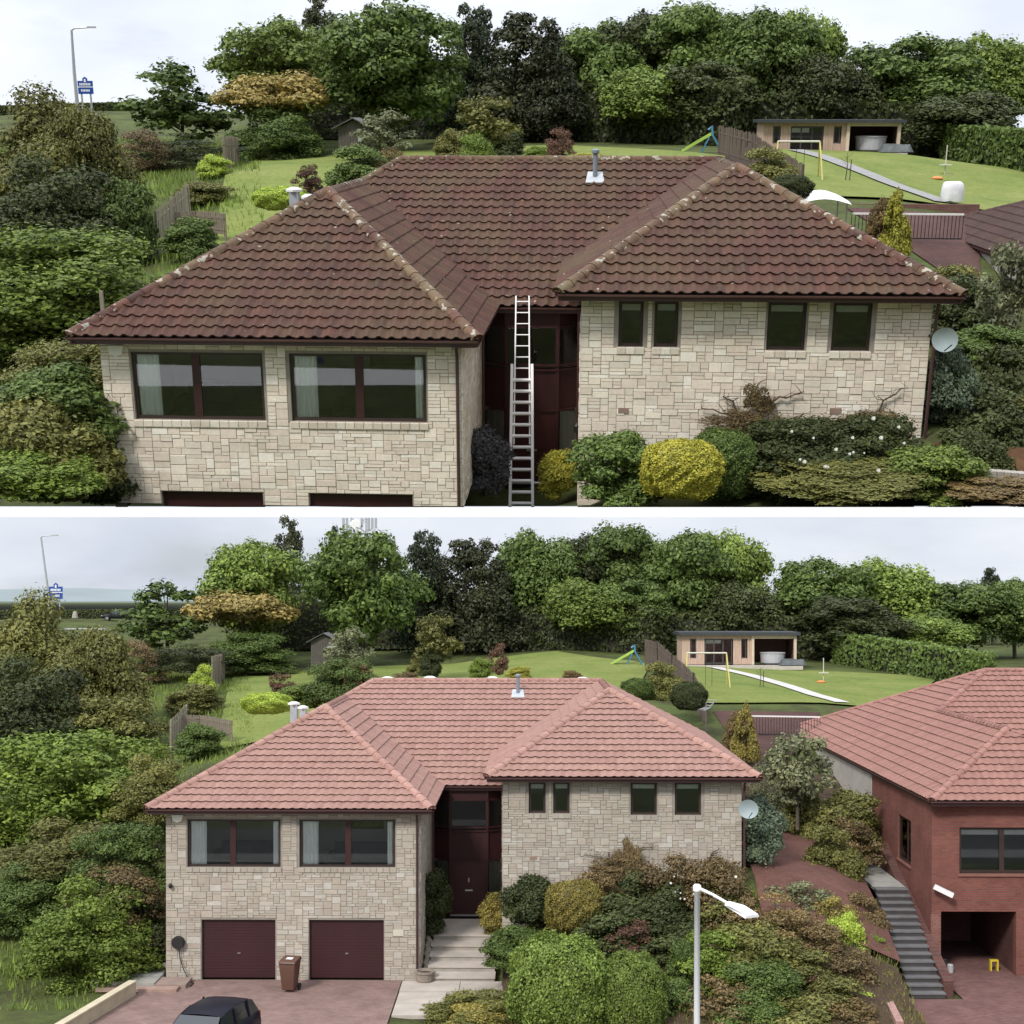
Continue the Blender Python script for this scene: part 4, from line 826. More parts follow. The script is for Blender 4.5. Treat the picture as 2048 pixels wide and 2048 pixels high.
    m.add([v for r_ in g for v in r_], [(j * nx_ + i, j * nx_ + i + 1, (j + 1) * nx_ + i + 1, (j + 1) * nx_ + i) for j in range(ny_ - 1) for i in range(nx_ - 1)])
    solo(T, 'covered_furniture', m, mat('dark_cover', (.075, .085, .085), .6, .3, 3, bmp=.5), 'low garden furniture under a rumpled dark green cover', 'furniture')
    return x0, y, z0, w, h
def shed(T, px, ptop, pbot, w_px, y):
    a = at(T, px - w_px / 2, pbot, y); b = at(T, px + w_px / 2, pbot, y); t = at(T, px, ptop, y); w = b.x - a.x; h = t.z - a.z; x0, z0 = a.x, a.z; D = 2.2; e = h * .74
    o = thing(T, 'garden_shed', 'small dark timber shed with shallow pitched roof under the trees', 'shed', (x0, y, z0)); m = mat('shed_timber', (.085, .075, .065), .9, .3, 3, bmp=.5, stretch=(5, 5, .5))
    n = max(4, int(w / .16)); 
    for i in range(n):
        u0 = w * i / n; u1 = w * (i + 1) / n - .01; um = (u0 + u1) / 2; top = e + (h * .96 - e) * (1 - abs(um / w - .5) * 2)
        if .62 < um / w < .9: part('board', MB().box((x0 + u0, y, z0), (x0 + u1, y + .03, z0 + e * .35)), m, o); part('board', MB().box((x0 + u0, y, z0 + e * .85), (x0 + u1, y + .03, z0 + top)), m, o)
        else: part('board', MB().box((x0 + u0, y - (.02 if i < n * .5 and i > n * .2 else 0), z0), (x0 + u1, y + .03, z0 + top)), m, o)
    part('body', MB().box((x0 + .02, y + .05, z0), (x0 + w - .02, y + D, z0 + e)), m, o); part('pane', MB().box((x0 + w * .62, y + .005, z0 + e * .36), (x0 + w * .9, y + .02, z0 + e * .84)), mat('dusty_pane', (.3, .33, .3), .3, .2), o)
    for s in (-1, 1): part('roof_slope', MB().prism([(x0 + w / 2, y - .3, z0 + h), (x0 + w / 2 + s * (w / 2 + .3), y - .3, z0 + e - .06), (x0 + w / 2 + s * (w / 2 + .3), y + D, z0 + e - .06), (x0 + w / 2, y + D, z0 + h)], (0, 0, .05)), mat('shed_felt', (.10, .10, .095), .9, .25, 3), o)
def slide(T, px, py, y, flip=1):
    p = at(T, px, py, y); x0, z0 = p.x, gz(T, p.x, y); h = .95; o = thing(T, 'garden_slide', "child's lime green slide with blue ladder on the back lawn", 'slide', (x0, y, z0))
    lime = mat('lime_plastic', (.34, .50, .10), .4, .1, 2); blue = mat('blue_plastic', (.06, .22, .36), .4, .1, 2)
    part('chute', MB().add([(x0 - 1.5, y - .25, z0 + .15), (x0 - 1.5, y + .25, z0 + .15), (x0 - .1, y + .25, z0 + h), (x0 - .1, y - .25, z0 + h), (x0 - 1.5, y - .25, z0 + .3), (x0 - 1.5, y + .25, z0 + .3), (x0 - .1, y + .25, z0 + h + .16), (x0 - .1, y - .25, z0 + h + .16)],
                           [(0, 1, 2, 3), (0, 3, 7, 4), (1, 5, 6, 2)]), lime, o); part('chute_lip', MB().bar((x0 - 1.5, y - .25, z0 + .2), (x0 - 1.7, y - .25, z0 + .12), .1, .1).bar((x0 - 1.5, y + .25, z0 + .2), (x0 - 1.7, y + .25, z0 + .12), .1, .1), lime, o)
    for s in (-.25, .25): part('ladder_rail', MB().tube([(x0 + .55, y + s, z0), (x0, y + s, z0 + h), (x0 - .05, y + s, z0 + h + .5), (x0 - .25, y + s, z0 + h + .3)], .05, 6), blue, o)
    for i in range(4): f = (i + 1) / 5; part('rung', MB().tube([(x0 + .55 * (1 - f), y - .25, z0 + h * f), (x0 + .55 * (1 - f), y + .25, z0 + h * f)], .035, 6), blue, o)
    part('leg', MB().tube([(x0 - .6, y - .25, z0), (x0 - .2, y - .25, z0 + h - .1)], .04, 6), blue, o); part('leg', MB().tube([(x0 - .6, y + .25, z0), (x0 - .2, y + .25, z0 + h - .1)], .04, 6), blue, o)
def swing(T, pl, pr, ptop, pbot, y):
    a, b = at(T, pl, ptop, y), at(T, pr, ptop, y); z0 = at(T, pr, pbot, y).z; o = thing(T, 'swing_frame', 'yellow metal swing frame with hanging seat on the right lawn', 'swing', ((a.x + b.x) / 2, y, z0))
    yel = mat('yellow_paint', (.55, .48, .16), .5, .2, 3); wht = mat('pale_paint', (.55, .53, .45), .5, .15, 3)
    part('top_bar', MB().tube([a, b], .05, 8), wht, o)
    for p in (a, b):
        for s in (-.9, .9): part('leg', MB().tube([p, (p.x + .15 * (1 if p is b else -1), p.y + s, z0)], .04, 6), yel, o)
    m = MB(); x = a.x + (b.x - a.x) * .55
    for s in (-.2, .2): part('chain', MB().tube([(x + s, y, a.z), (x + s, y, z0 + .5)], .012, 5), mat('black_iron', (.015, .015, .015), .5, .2), o)
    part('seat', MB().box((x - .25, y - .1, z0 + .46), (x + .25, y + .1, z0 + .5)), MATS['black_iron'], o)
def lamp_far(T, pxt, pyt, pxb, pyb, y):
    t = at(T, pxt, pyt, y); b = at(T, pxb, pyb, y); o = thing(T, 'street_lamp', 'tall thin grey street lamp beside the blue sign', 'lamp', b); g = mat('galvanised', (.42, .43, .44), .5, .1, metal=.4)
    part('pole', MB().tube([(b.x, y, b.z - 1), (b.x, y, b.z + 3), (t.x, y, t.z)], [.2, .16, .11], 8), g, o); part('arm', MB().tube([(t.x, y, t.z), (t.x + .3, y, t.z + .15), (t.x + 1.6, y, t.z + .22)], .08, 6), g, o)
    part('lantern', MB().box((t.x + 1.5, y - .15, t.z + .16), (t.x + 2.3, y + .15, t.z + .3)), g, o)
def road_sign(T, x0, x1, y0, y1, yb, y):
    """blue town sign: crest on top, two white lines, two posts"""
    a = at(T, x0, y1, y); b = at(T, x1, y0, y); z0 = at(T, x0, yb, y).z; w = b.x - a.x; h = b.z - a.z; o = thing(T, 'road_sign', 'blue roadside board on two posts with small crest', 'sign', (a.x + w / 2, y, z0))
    bl = mat('sign_blue', (.012, .055, .30), .45, .08, 1, bmp=0); wh = mat('sign_white', (.75, .77, .8), .5, .05, 1, bmp=0)
    part('board', MB().box((a.x, y, a.z), (b.x, y + .08, a.z + h * .8)), bl, o)
    part('crest', MB().prism([(a.x + w * .34, y - .004, a.z + h * .8), (a.x + w * .66, y - .004, a.z + h * .8), (a.x + w * .66, y - .004, a.z + h * .95), (a.x + w * .5, y - .004, a.z + h * 1.05), (a.x + w * .34, y - .004, a.z + h * .95)], (0, .08, 0)), bl, o)
    part('crest_mark', MB().prism([(a.x + w * .43, y - .02, a.z + h * .72), (a.x + w * .57, y - .02, a.z + h * .72), (a.x + w * .55, y - .02, a.z + h * .92), (a.x + w * .45, y - .02, a.z + h * .92)], (0, .014, 0)), wh, o)
    for (u0, u1, v0, v1, k) in ((.12, .88, .52, .66, 7), (0, 1, .40, .455, 1), (.2, .8, .15, .28, 6)):
        for i in range(k):
            p0 = u0 + (u1 - u0) * i / k; p1 = u0 + (u1 - u0) * (i + .72 if k > 1 else 1) / k; part('lettering', MB().box((a.x + w * p0, y - .012, a.z + h * v0), (a.x + w * p1, y - .003, a.z + h * v1)), wh, o)
    for u in (.18, .78): part('post', MB().tube([(a.x + w * u, y + .1, z0 - .5), (a.x + w * u, y + .1, a.z + h * .5)], .09, 6), mat('galvanised', (.42, .43, .44), .5, .1, metal=.4), o)
def pillar(T, px, ptop, y, label, w=.32, hh=1.5, cat='pillar', group=None):
    t = at(T, px, ptop, y); o = thing(T, 'capped_pillar', label, cat, (t.x, y, t.z - hh), group=group)
    part('shaft', MB().box((t.x - w * .4, y - w * .4, t.z - hh), (t.x + w * .4, y + w * .4, t.z - .14)), mat('pillar_grey', (.33, .35, .38), .8, .2, 3), o)
    part('cap', MB().lathe([(w * .75, 0), (w * .75, .07), (w * .3, .14)], (t.x, y, t.z - .14), 4), mat('cap_white', (.72, .72, .7), .6, .08, 3), o)
def dish(T, px, py, wpx, y):
    c = at(T, px, py, y); e = at(T, px + wpx / 2, py, y); r = e.x - c.x; o = thing(T, 'satellite_dish', 'round pale satellite dish on the corner of the right wing', 'satellite dish', (c.x, y, c.z - r))
    m = MB(); prof = [(r * k / 5, .22 * r * (k / 5) ** 2) for k in range(6)]; n = 20; vs = []
    for q, z in prof:
        for i in range(n): t = 6.2832 * i / n; vs.append((q * math.cos(t), q * math.sin(t), z))
    m.add(vs, [(j * n + i, j * n + (i + 1) % n, (j + 1) * n + (i + 1) % n, (j + 1) * n + i) for j in range(5) for i in range(n)])
    me = m.mesh('reflector', mat('dish_grey', (.36, .43, .45), .45, .12, 2), True); d = link('reflector', me, o, (0, 0, r), (R(100), 0, R(-12)))
    part('mount', MB().tube([(c.x, y + .05, c.z), (c.x - .1, y + .5, c.z - .05), (c.x - .2, y + 1.1, c.z - .05)], .03, 6), mat('black_iron', (.015, .015, .015), .5, .2), o)
    part('feed_arm', MB().tube([(c.x, y - .05, c.z - r * .9), (c.x + .05, y - .5, c.z - r * .2)], .015, 5), MATS['black_iron'], o)
def path_strip(T, name, pts, w, m, lift=.07):
    """ribbon draped on the ground through pts (x, y)"""
    mb = MB(); P = [Vector(p) for p in pts]; Q = []
    for a, b in zip(P, P[1:]):
        k = max(2, int((b - a).length / .8)); Q += [a.lerp(b, i / k) for i in range(k)]
    Q.append(P[-1]); vs = []
    for i, p in enumerate(Q):
        d = (Q[min(i + 1, len(Q) - 1)] - Q[max(i - 1, 0)]).normalized(); s = Vector((d.y, -d.x))
        for k in (-1, 1): q = p + s * w / 2 * k; vs.append((q.x, q.y, gz(T, q.x, q.y) + lift))
    mb.add(vs, [(2 * i, 2 * i + 1, 2 * i + 3, 2 * i + 2) for i in range(len(Q) - 1)]); return struct(T, name, mb, m)
def tuft_field(T, name, label, box, n, lk, hgt=(.15, .45), seed=1, keep=None):
    """rough grass and weeds on the banks"""
    rng = np.random.default_rng(seed); x = rng.uniform(box[0], box[1], n); y = rng.uniform(box[2], box[3], n)
    if keep is not None: k = keep(x, y); x, y = x[k], y[k]
    n = len(x); z = T.gz(x, y) - .03; h = rng.uniform(*hgt, n) * (.6 + .8 * (np.sin(x * .9) * np.cos(y * .7) * .5 + .5)); t = rng.uniform(0, 6.28, n); w = h * .11
    b0 = np.stack([x - np.cos(t) * w, y - np.sin(t) * w, z], 1); b1 = np.stack([x + np.cos(t) * w, y + np.sin(t) * w, z], 1); lean = rng.normal(0, .25, (n, 2)) * h[:, None]
    tp = np.stack([x + lean[:, 0], y + lean[:, 1], z + h], 1); V = np.stack([b0, b1, tp], 1).reshape(-1, 3)
    tint = np.clip(.5 + .25 * np.sin(x * .7) * np.sin(y * .55 + 1) + rng.normal(0, .15, n), 0, 1)
    o = link(name, np_mesh(name, V, np.arange(3 * n).reshape(n, 3), tint, [leaf(lk)])); o['kind'] = 'stuff'; o['label'] = label + ' ' + T.sfx; o['category'] = 'grass'; T.top.append(o)
def flowers(T, name, cx, cy, wpx, hpx, y, n, label, m):
    rng = random.Random(int(cx)); mb = MB()
    for i in range(n):
        p = at(T, cx + rng.uniform(-wpx, wpx) / 2, cy + rng.uniform(-hpx, hpx) / 2, y + rng.uniform(-.3, .1)); r = rng.uniform(.02, .05)
        for k in range(3):
            t = k * 1.05; mb.add([(p.x + math.cos(t) * r, p.y - .02 * k, p.z + math.sin(t) * r), (p.x - math.sin(t) * r, p.y - .03, p.z + math.cos(t) * r), (p.x - math.cos(t) * r, p.y - .02 * k, p.z - math.sin(t) * r), (p.x + math.sin(t) * r, p.y - .03, p.z - math.cos(t) * r)], [(0, 1, 2, 3)])
    o = link(name, mb.mesh(name, m)); o['kind'] = 'stuff'; o['label'] = label; o['category'] = 'flowers'; T.top.append(o)

def sofas(T):
    dk = mat('sofa_grey', (.05, .05, .055), .9, .2, 4); sh = mat('shade_cream', (.6, .56, .45), .8, .05)
    for i, (x, w, y, lab) in enumerate(((1.9, 2.0, 2.2, 'dark sofa seen through the window over the left garage'), (6.0, 1.9, 1.9, 'dark sofa seen through the window over the right garage'))):
        o = thing(T, 'sofa', lab, 'sofa', (x + w / 2, y, 3.2)); part('seat', MB().box((x, y, 3.2), (x + w, y + .8, 3.75)), dk, o); part('backrest', MB().box((x, y + .8, 3.2), (x + w, y + 1.0, 4.3)), dk, o)
        for s in (x - .18, x + w + .001): part('arm', MB().box((s, y, 3.2), (s + .18, y + 1.0, 4.0)), dk, o)
    o = thing(T, 'floor_lamp', 'cream shaded lamp inside behind the left window', 'lamp', (4.3, 4.4, 3.2)); part('stem', MB().tube([(4.3, 4.4, 3.2), (4.3, 4.4, 4.7)], .02, 6), dk, o); part('shade', MB().lathe([(.22, 0), (.14, .35)], (4.3, 4.4, 4.6), 12), sh, o)
    o = thing(T, 'wall_picture', 'dark framed picture inside behind the right window', 'picture', (6.9, 5.15, 4.4)); part('frame', MB().box((6.3, 5.15, 4.4), (7.5, 5.19, 5.2)), dk, o); part('print', MB().box((6.38, 5.13, 4.48), (7.42, 5.149, 5.12)), mat('print_green', (.13, .15, .10), .6, .4, 3), o)
def hedge_np(seed):
    rng = np.random.default_rng(seed); n = 9000; f = rng.integers(0, 5, n); u, v = rng.random(n), rng.random(n); P = np.zeros((n, 3)); Nn = np.zeros((n, 3))
    for k, (a, b, c, val, nr) in enumerate(((0, 1, 2, 1, (0, 0, 1)), (0, 2, 1, -.5, (0, -1, 0)), (0, 2, 1, .5, (0, 1, 0)), (1, 2, 0, -.5, (-1, 0, 0)), (1, 2, 0, .5, (1, 0, 0)))):
        s = f == k; P[s, a] = u[s] - .5; P[s, b] = v[s] - (.5 if b != 2 else 0); P[s, c] = val; Nn[s] = nr
    P += rng.normal(0, .02, P.shape) + Nn * (.03 * np.sin(u * 40) * np.sin(v * 21))[:, None]; P[:, 2] = np.maximum(P[:, 2], .01); Nn = Nn + rng.normal(0, .5, Nn.shape); Nn /= np.linalg.norm(Nn, axis=1, keepdims=True)
    return P, Nn, rng
def hedge(T, a, b, h, w, lk, label, sfx=True):
    """clipped hedge from a to b (x, y): a leafy box over a twiggy core"""
    a, b = Vector(a), Vector(b); d = b - a; L = d.length; P, Nn, rng = hedge_np(int(L * 10)); c = (a + b) / 2; n = len(P)
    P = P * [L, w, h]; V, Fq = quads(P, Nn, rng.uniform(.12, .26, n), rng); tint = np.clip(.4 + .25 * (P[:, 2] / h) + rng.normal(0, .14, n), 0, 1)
    za, zb = gz(T, a.x, a.y), gz(T, b.x, b.y); V[:, 2] += (zb - za) * V[:, 0] / L
    o = thing(T, 'hedge', label, 'hedge', (c.x, c.y, (za + zb) / 2), math.atan2(d.y, d.x), sfx=sfx); link('foliage', np_mesh('foliage', V, Fq, tint, [leaf(lk)]), o)
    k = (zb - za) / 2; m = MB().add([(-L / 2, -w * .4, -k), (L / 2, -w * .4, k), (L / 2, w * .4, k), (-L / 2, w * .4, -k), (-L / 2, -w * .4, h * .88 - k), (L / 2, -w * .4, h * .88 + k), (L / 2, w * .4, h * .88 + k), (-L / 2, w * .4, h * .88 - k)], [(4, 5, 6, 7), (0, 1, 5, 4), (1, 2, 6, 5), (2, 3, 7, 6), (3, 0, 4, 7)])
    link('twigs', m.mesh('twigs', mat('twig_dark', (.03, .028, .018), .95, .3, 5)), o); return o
def bevelled(mb, name, mats, w, seg=2):
    me = mb.mesh(name, mats); bm = bmesh.new(); bm.from_mesh(me); bmesh.ops.remove_doubles(bm, verts=bm.verts[:], dist=1e-4)
    bmesh.ops.bevel(bm, geom=bm.edges[:], offset=w, segments=seg, profile=.6, affect='EDGES'); bm.to_mesh(me); bm.free()
    for p in me.polygons: p.use_smooth = True
    return me
def car(T, loc, rz, label, paint, sfx=False):
    """hatchback: body, cabin with glass, wheels, lamps, mirrors; nose towards +X"""
    o = thing(T, 'parked_car', label, 'car', loc, rz, sfx=sfx); pm = mat('paint_' + paint, {'navy': (.005, .005, .013), 'dark': (.02, .02, .024)}[paint],   .35, .1, 1, spec=.12, bmp=0); g = mat('car_glass', (.02, .024, .028), .05, .05, 1, spec=.9, bmp=0); bk = mat('tyre', (.015, .015, .015), .8, .2)
    sec = [(-2.05, .45, .80, .80), (-1.95, .32, .98, .84), (-1.2, .28, 1.0, .87), (.4, .28, .98, .88), (1.1, .28, .94, .87), (1.75, .3, .82, .82), (2.1, .38, .66, .68)]
    m = MB(); vs = []
    for x, z0, z1, w in sec: vs += [(x, -w, z0), (x, -w * 1.0, (z0 + z1) / 2 + .08), (x, -w * .93, z1), (x, 0, z1 + .03), (x, w * .93, z1), (x, w, (z0 + z1) / 2 + .08), (x, w, z0), (x, 0, z0)]
    k = 8; m.add(vs, [(i * k + j, i * k + (j + 1) % k, (i + 1) * k + (j + 1) % k, (i + 1) * k + j) for i in range(len(sec) - 1) for j in range(k)] + [tuple(range(k)), tuple(reversed(range((len(sec) - 1) * k, len(sec) * k)))])
    bo = link('body', m.mesh('body', pm, True), o)
    cab = [(-2.0, .95, .95, .78), (-1.75, .95, 1.36, .66), (-1.2, .95, 1.49, .62), (-.2, .95, 1.52, .63), (.35, .95, 1.44, .62), (1.1, .93, .955, .76)]
    r = MB(); vs = []
    for x, z0, z1, w in cab[1:5]: vs += [(x, -w, z1 - .05), (x, -w * .8, z1), (x, 0, z1 + .02), (x, w * .8, z1), (x, w, z1 - .05)]
    r.add(vs, [(i * 5 + j, i * 5 + j + 1, (i + 1) * 5 + j + 1, (i + 1) * 5 + j) for i in range(3) for j in range(4)]); link('roof', r.mesh('roof', pm, True), o)
    ws = MB().add([(1.1, -.74, .96), (1.1, .74, .96), (.36, .60, 1.42), (.36, -.60, 1.42)], [(0, 1, 2, 3)]); link('windscreen', ws.mesh('windscreen', g), o)
    link('rear_window', MB().add([(-2.0, -.74, .97), (-1.76, -.63, 1.34), (-1.76, .63, 1.34), (-2.0, .74, .97)], [(0, 1, 2, 3)]).mesh('rear_window', g), o)
    for s in (-1, 1):
        link('side_window', MB().add([(-1.95, s * .78, .97), (1.05, s * .78, .95), (.36, s * .635, 1.4), (-.2, s * .64, 1.47), (-1.2, s * .635, 1.44), (-1.74, s * .67, 1.31)], [(0, 1, 2, 3, 4, 5)]).mesh('side_window', g), o)
        for x in (-.35, -1.25): link('pillar', MB().bar((x, s * .79, .97), (x - .05, s * .66, 1.46), .07, .03).mesh('pillar', pm), o)
        link('mirror', bevelled(MB().box((.75, s * .86 - .0, .95), (.95, s * 1.05, 1.1)), 'mirror', pm, .03), o)
        link('headlight', MB().box((1.85, s * .62 - .16, .62), (2.06, s * .62 + .1, .74)).mesh('headlight', mat('lamp_glass', (.6, .62, .65), .1, .05, bmp=0)), o)
        link('tail_light', MB().box((-2.06, s * .68 - .1, .74), (-1.98, s * .68 + .1, .95)).mesh('tail_light', mat('red_lens', (.35, .02, .02), .2, .05, bmp=0)), o)
        for x in (-1.3, 1.32):
            wh = link('wheel', MB().lathe([(.2, -.1), (.3, -.1), (.32, -.06), (.32, .06), (.3, .1), (.2, .1)], n=20).mesh('wheel', bk, True), o, (x, s * .78, .32), (R(90), 0, 0)); link('rim', MB().lathe([(.05, -.11), (.2, -.105), (.2, .105), (.05, .11)], n=16).mesh('rim', mat('alloy', (.4, .4, .42), .3, .1, metal=.8)), wh)
    return o
def place_shared(T, D):
    """everything both views show, D holding this view's picture positions"""
    terrain(T); stone_house(T); sofas(T); nb = neighbour(T)
    k = 'upper' if T.key == 'up' else 'lower'
    summer_house(T, *D['sh']); shed(T, *D['shed']); slide(T, *D['slide']); swing(T, *D['swing']); lamp_far(T, *D['lamp']); road_sign(T, *D['sign']); dish(T, *D['dish'])
    lawn = groundmat('lawn_grass', [(.25, (.10, .145, .035)), (.45, (.16, .20, .05)), (.6, (.19, .22, .062)), (.8, (.26, .255, .11))], .28, 3.5, .5)
    for i, L in enumerate(D['lawns']): drape(T, 'lawn', [tuple(at(T, *p))[:2] for p in L], lawn, .11)
    path_strip(T, 'garden_path', [tuple(at(T, *p))[:2] for p in D['path']], .95, mat('path_slabs_' + T.key, (.50, .48, .45) if T.key == 'low' else (.25, .245, .24), .85, .15, 1.5), .17)
    fl = D['fence_left']; P = [at(T, *p) for p in fl]; fence(T, 'picket_fence', [tuple(p) for p in P[:2]], 1.75, 'tall weathered grey picket fence section up the left bank', m=mat('pale_timber', (.27, .235, .18), .9, .3, 3, bmp=.5, stretch=(3, 3, .4)))
    P = [at(T, *p) for p in D['fence_low']]; fence(T, 'low_fence', [tuple(p) for p in P], .85, 'low weathered board fence with pale posts beside the lawn edge')
    P = [at(T, *p) for p in D['fence_far']]; fence(T, 'lawn_fence', [tuple(p) for p in P], 1.9, 'grey board fence at the far left lawn corner')
    P = [at(T, *p) for p in D['fence_right']]; fence(T, 'boundary_fence', [tuple(p) for p in P], 1.75, 'long brown board fence dividing the two back lawns', m=mat('brown_timber', (.115, .085, .07), .9, .3, 3, bmp=.5, stretch=(3, 3, .4)))
    for i, (px, py, y) in enumerate(D['pillars_l']): pillar(T, px, py, y, ('taller' if i == 0 else 'shorter') + ' grey pillar with white cap behind the left roof slope', .36 if i == 0 else .32)
    for i, (px, py, y) in enumerate(D['pillars_b']): pillar(T, px, py, y, 'white-capped pillar just showing above the main ridge', .42, 1.2, group='pillars behind the ridge')
    for (px, py, y), lab in zip(D['posts'], D['post_labels']):
        p = at(T, px, py, y); solo(T, 'marker_post', MB().box((p.x - .05, y - .05, p.z - 1.3), (p.x + .05, y + .05, p.z)), mat('pale_timber', (.27, .235, .18), .9, .3, 3), lab, 'post')
    for t in D['trees']: tree(T, *t[:6], t[6], **(t[7] if len(t) > 7 else {}))
    for t in D['shrubs']: shrub(T, *t[:6], t[6], **(t[7] if len(t) > 7 else {}))
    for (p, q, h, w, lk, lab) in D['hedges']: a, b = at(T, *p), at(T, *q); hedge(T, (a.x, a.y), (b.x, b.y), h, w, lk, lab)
    o = thing(T, 'wall_climber', 'bare brown climber stems trained over the right wing stonework', 'climber', at(T, *D['climber'][0][0], 1.42)); bk = mat('stem_brown', (.085, .06, .042), .95, .3, 6)
    for st in D['climber']:
        P = [at(T, px, py, 1.4) for px, py in st]; rr = random.Random(int(st[-1][0])); Q = [p.lerp(q, f) + Vector((rr.uniform(-.05, .05), 0, rr.uniform(-.05, .05))) for p, q in zip(P, P[1:]) for f in (0, .33, .66)] + [P[-1]]
        s_ = part('stem', MB().tube(Q, [.035 * (1 - .75 * i / len(Q)) for i in range(len(Q))], 5), bk, o)
        for k in range(7): p = Q[rr.randrange(1, len(Q))]; part('twig', MB().tube([p, p + Vector((rr.uniform(-.2, .2), -.06, rr.uniform(-.05, .2))), p + Vector((rr.uniform(-.4, .4), -.08, rr.uniform(0, .3)))], [.012, .008, .003], 4), bk, s_)
    # brick garden wall below the right lawn, patio and railing
    bm = brickmat('garden_brick', (.14, .06, .05), (.18, .08, .065), (.16, .12, .10), .225, .075); a, b = (at(T, *p) for p in D['gwall'])
    solo(T, 'garden_wall', MB().box((a.x, a.y, min(a.z, b.z) - 1.0), (b.x, a.y + .25, a.z)), bm, 'low dark brick retaining wall along the right lawn edge', 'wall')
    patio = groundmat('patio_red', [(.3, (.065, .036, .033)), (.7, (.115, .062, .056))], .5, 6, .2); drape(T, 'patio', [tuple(at(T, *p))[:2] for p in D['patio']], patio, .05)
    r0, r1 = (at(T, *p) for p in D['rail']); o = thing(T, 'patio_railing', 'white topped railing with dark uprights across the red patio', 'railing', (r0.x, r0.y, r0.z - 1)); wm = mat('white_gloss', (.72, .70, .68), .4, .08, 2)
    part('top_rail', MB().bar(r0, r1, .07, .07), wm, o); part('bottom_rail', MB().bar(r0 - Vector((0, 0, .9)), r1 - Vector((0, 0, .9)), .05, .05), mat('black_iron', (.015, .015, .015), .5, .2), o)
    n = int((r1 - r0).length / .14); bme = MB().box((-.012, -.012, -.9), (.012, .012, 0)).mesh('baluster', MATS['black_iron'])
    for i in range(n + 1): link('baluster', bme, o, r0.lerp(r1, i / n) - Vector(o.location))
    return nb
def T_(label, **k): return label
def bank(x, y): return (x < -1.0) & ~((x > -1.5) & (y < 3))
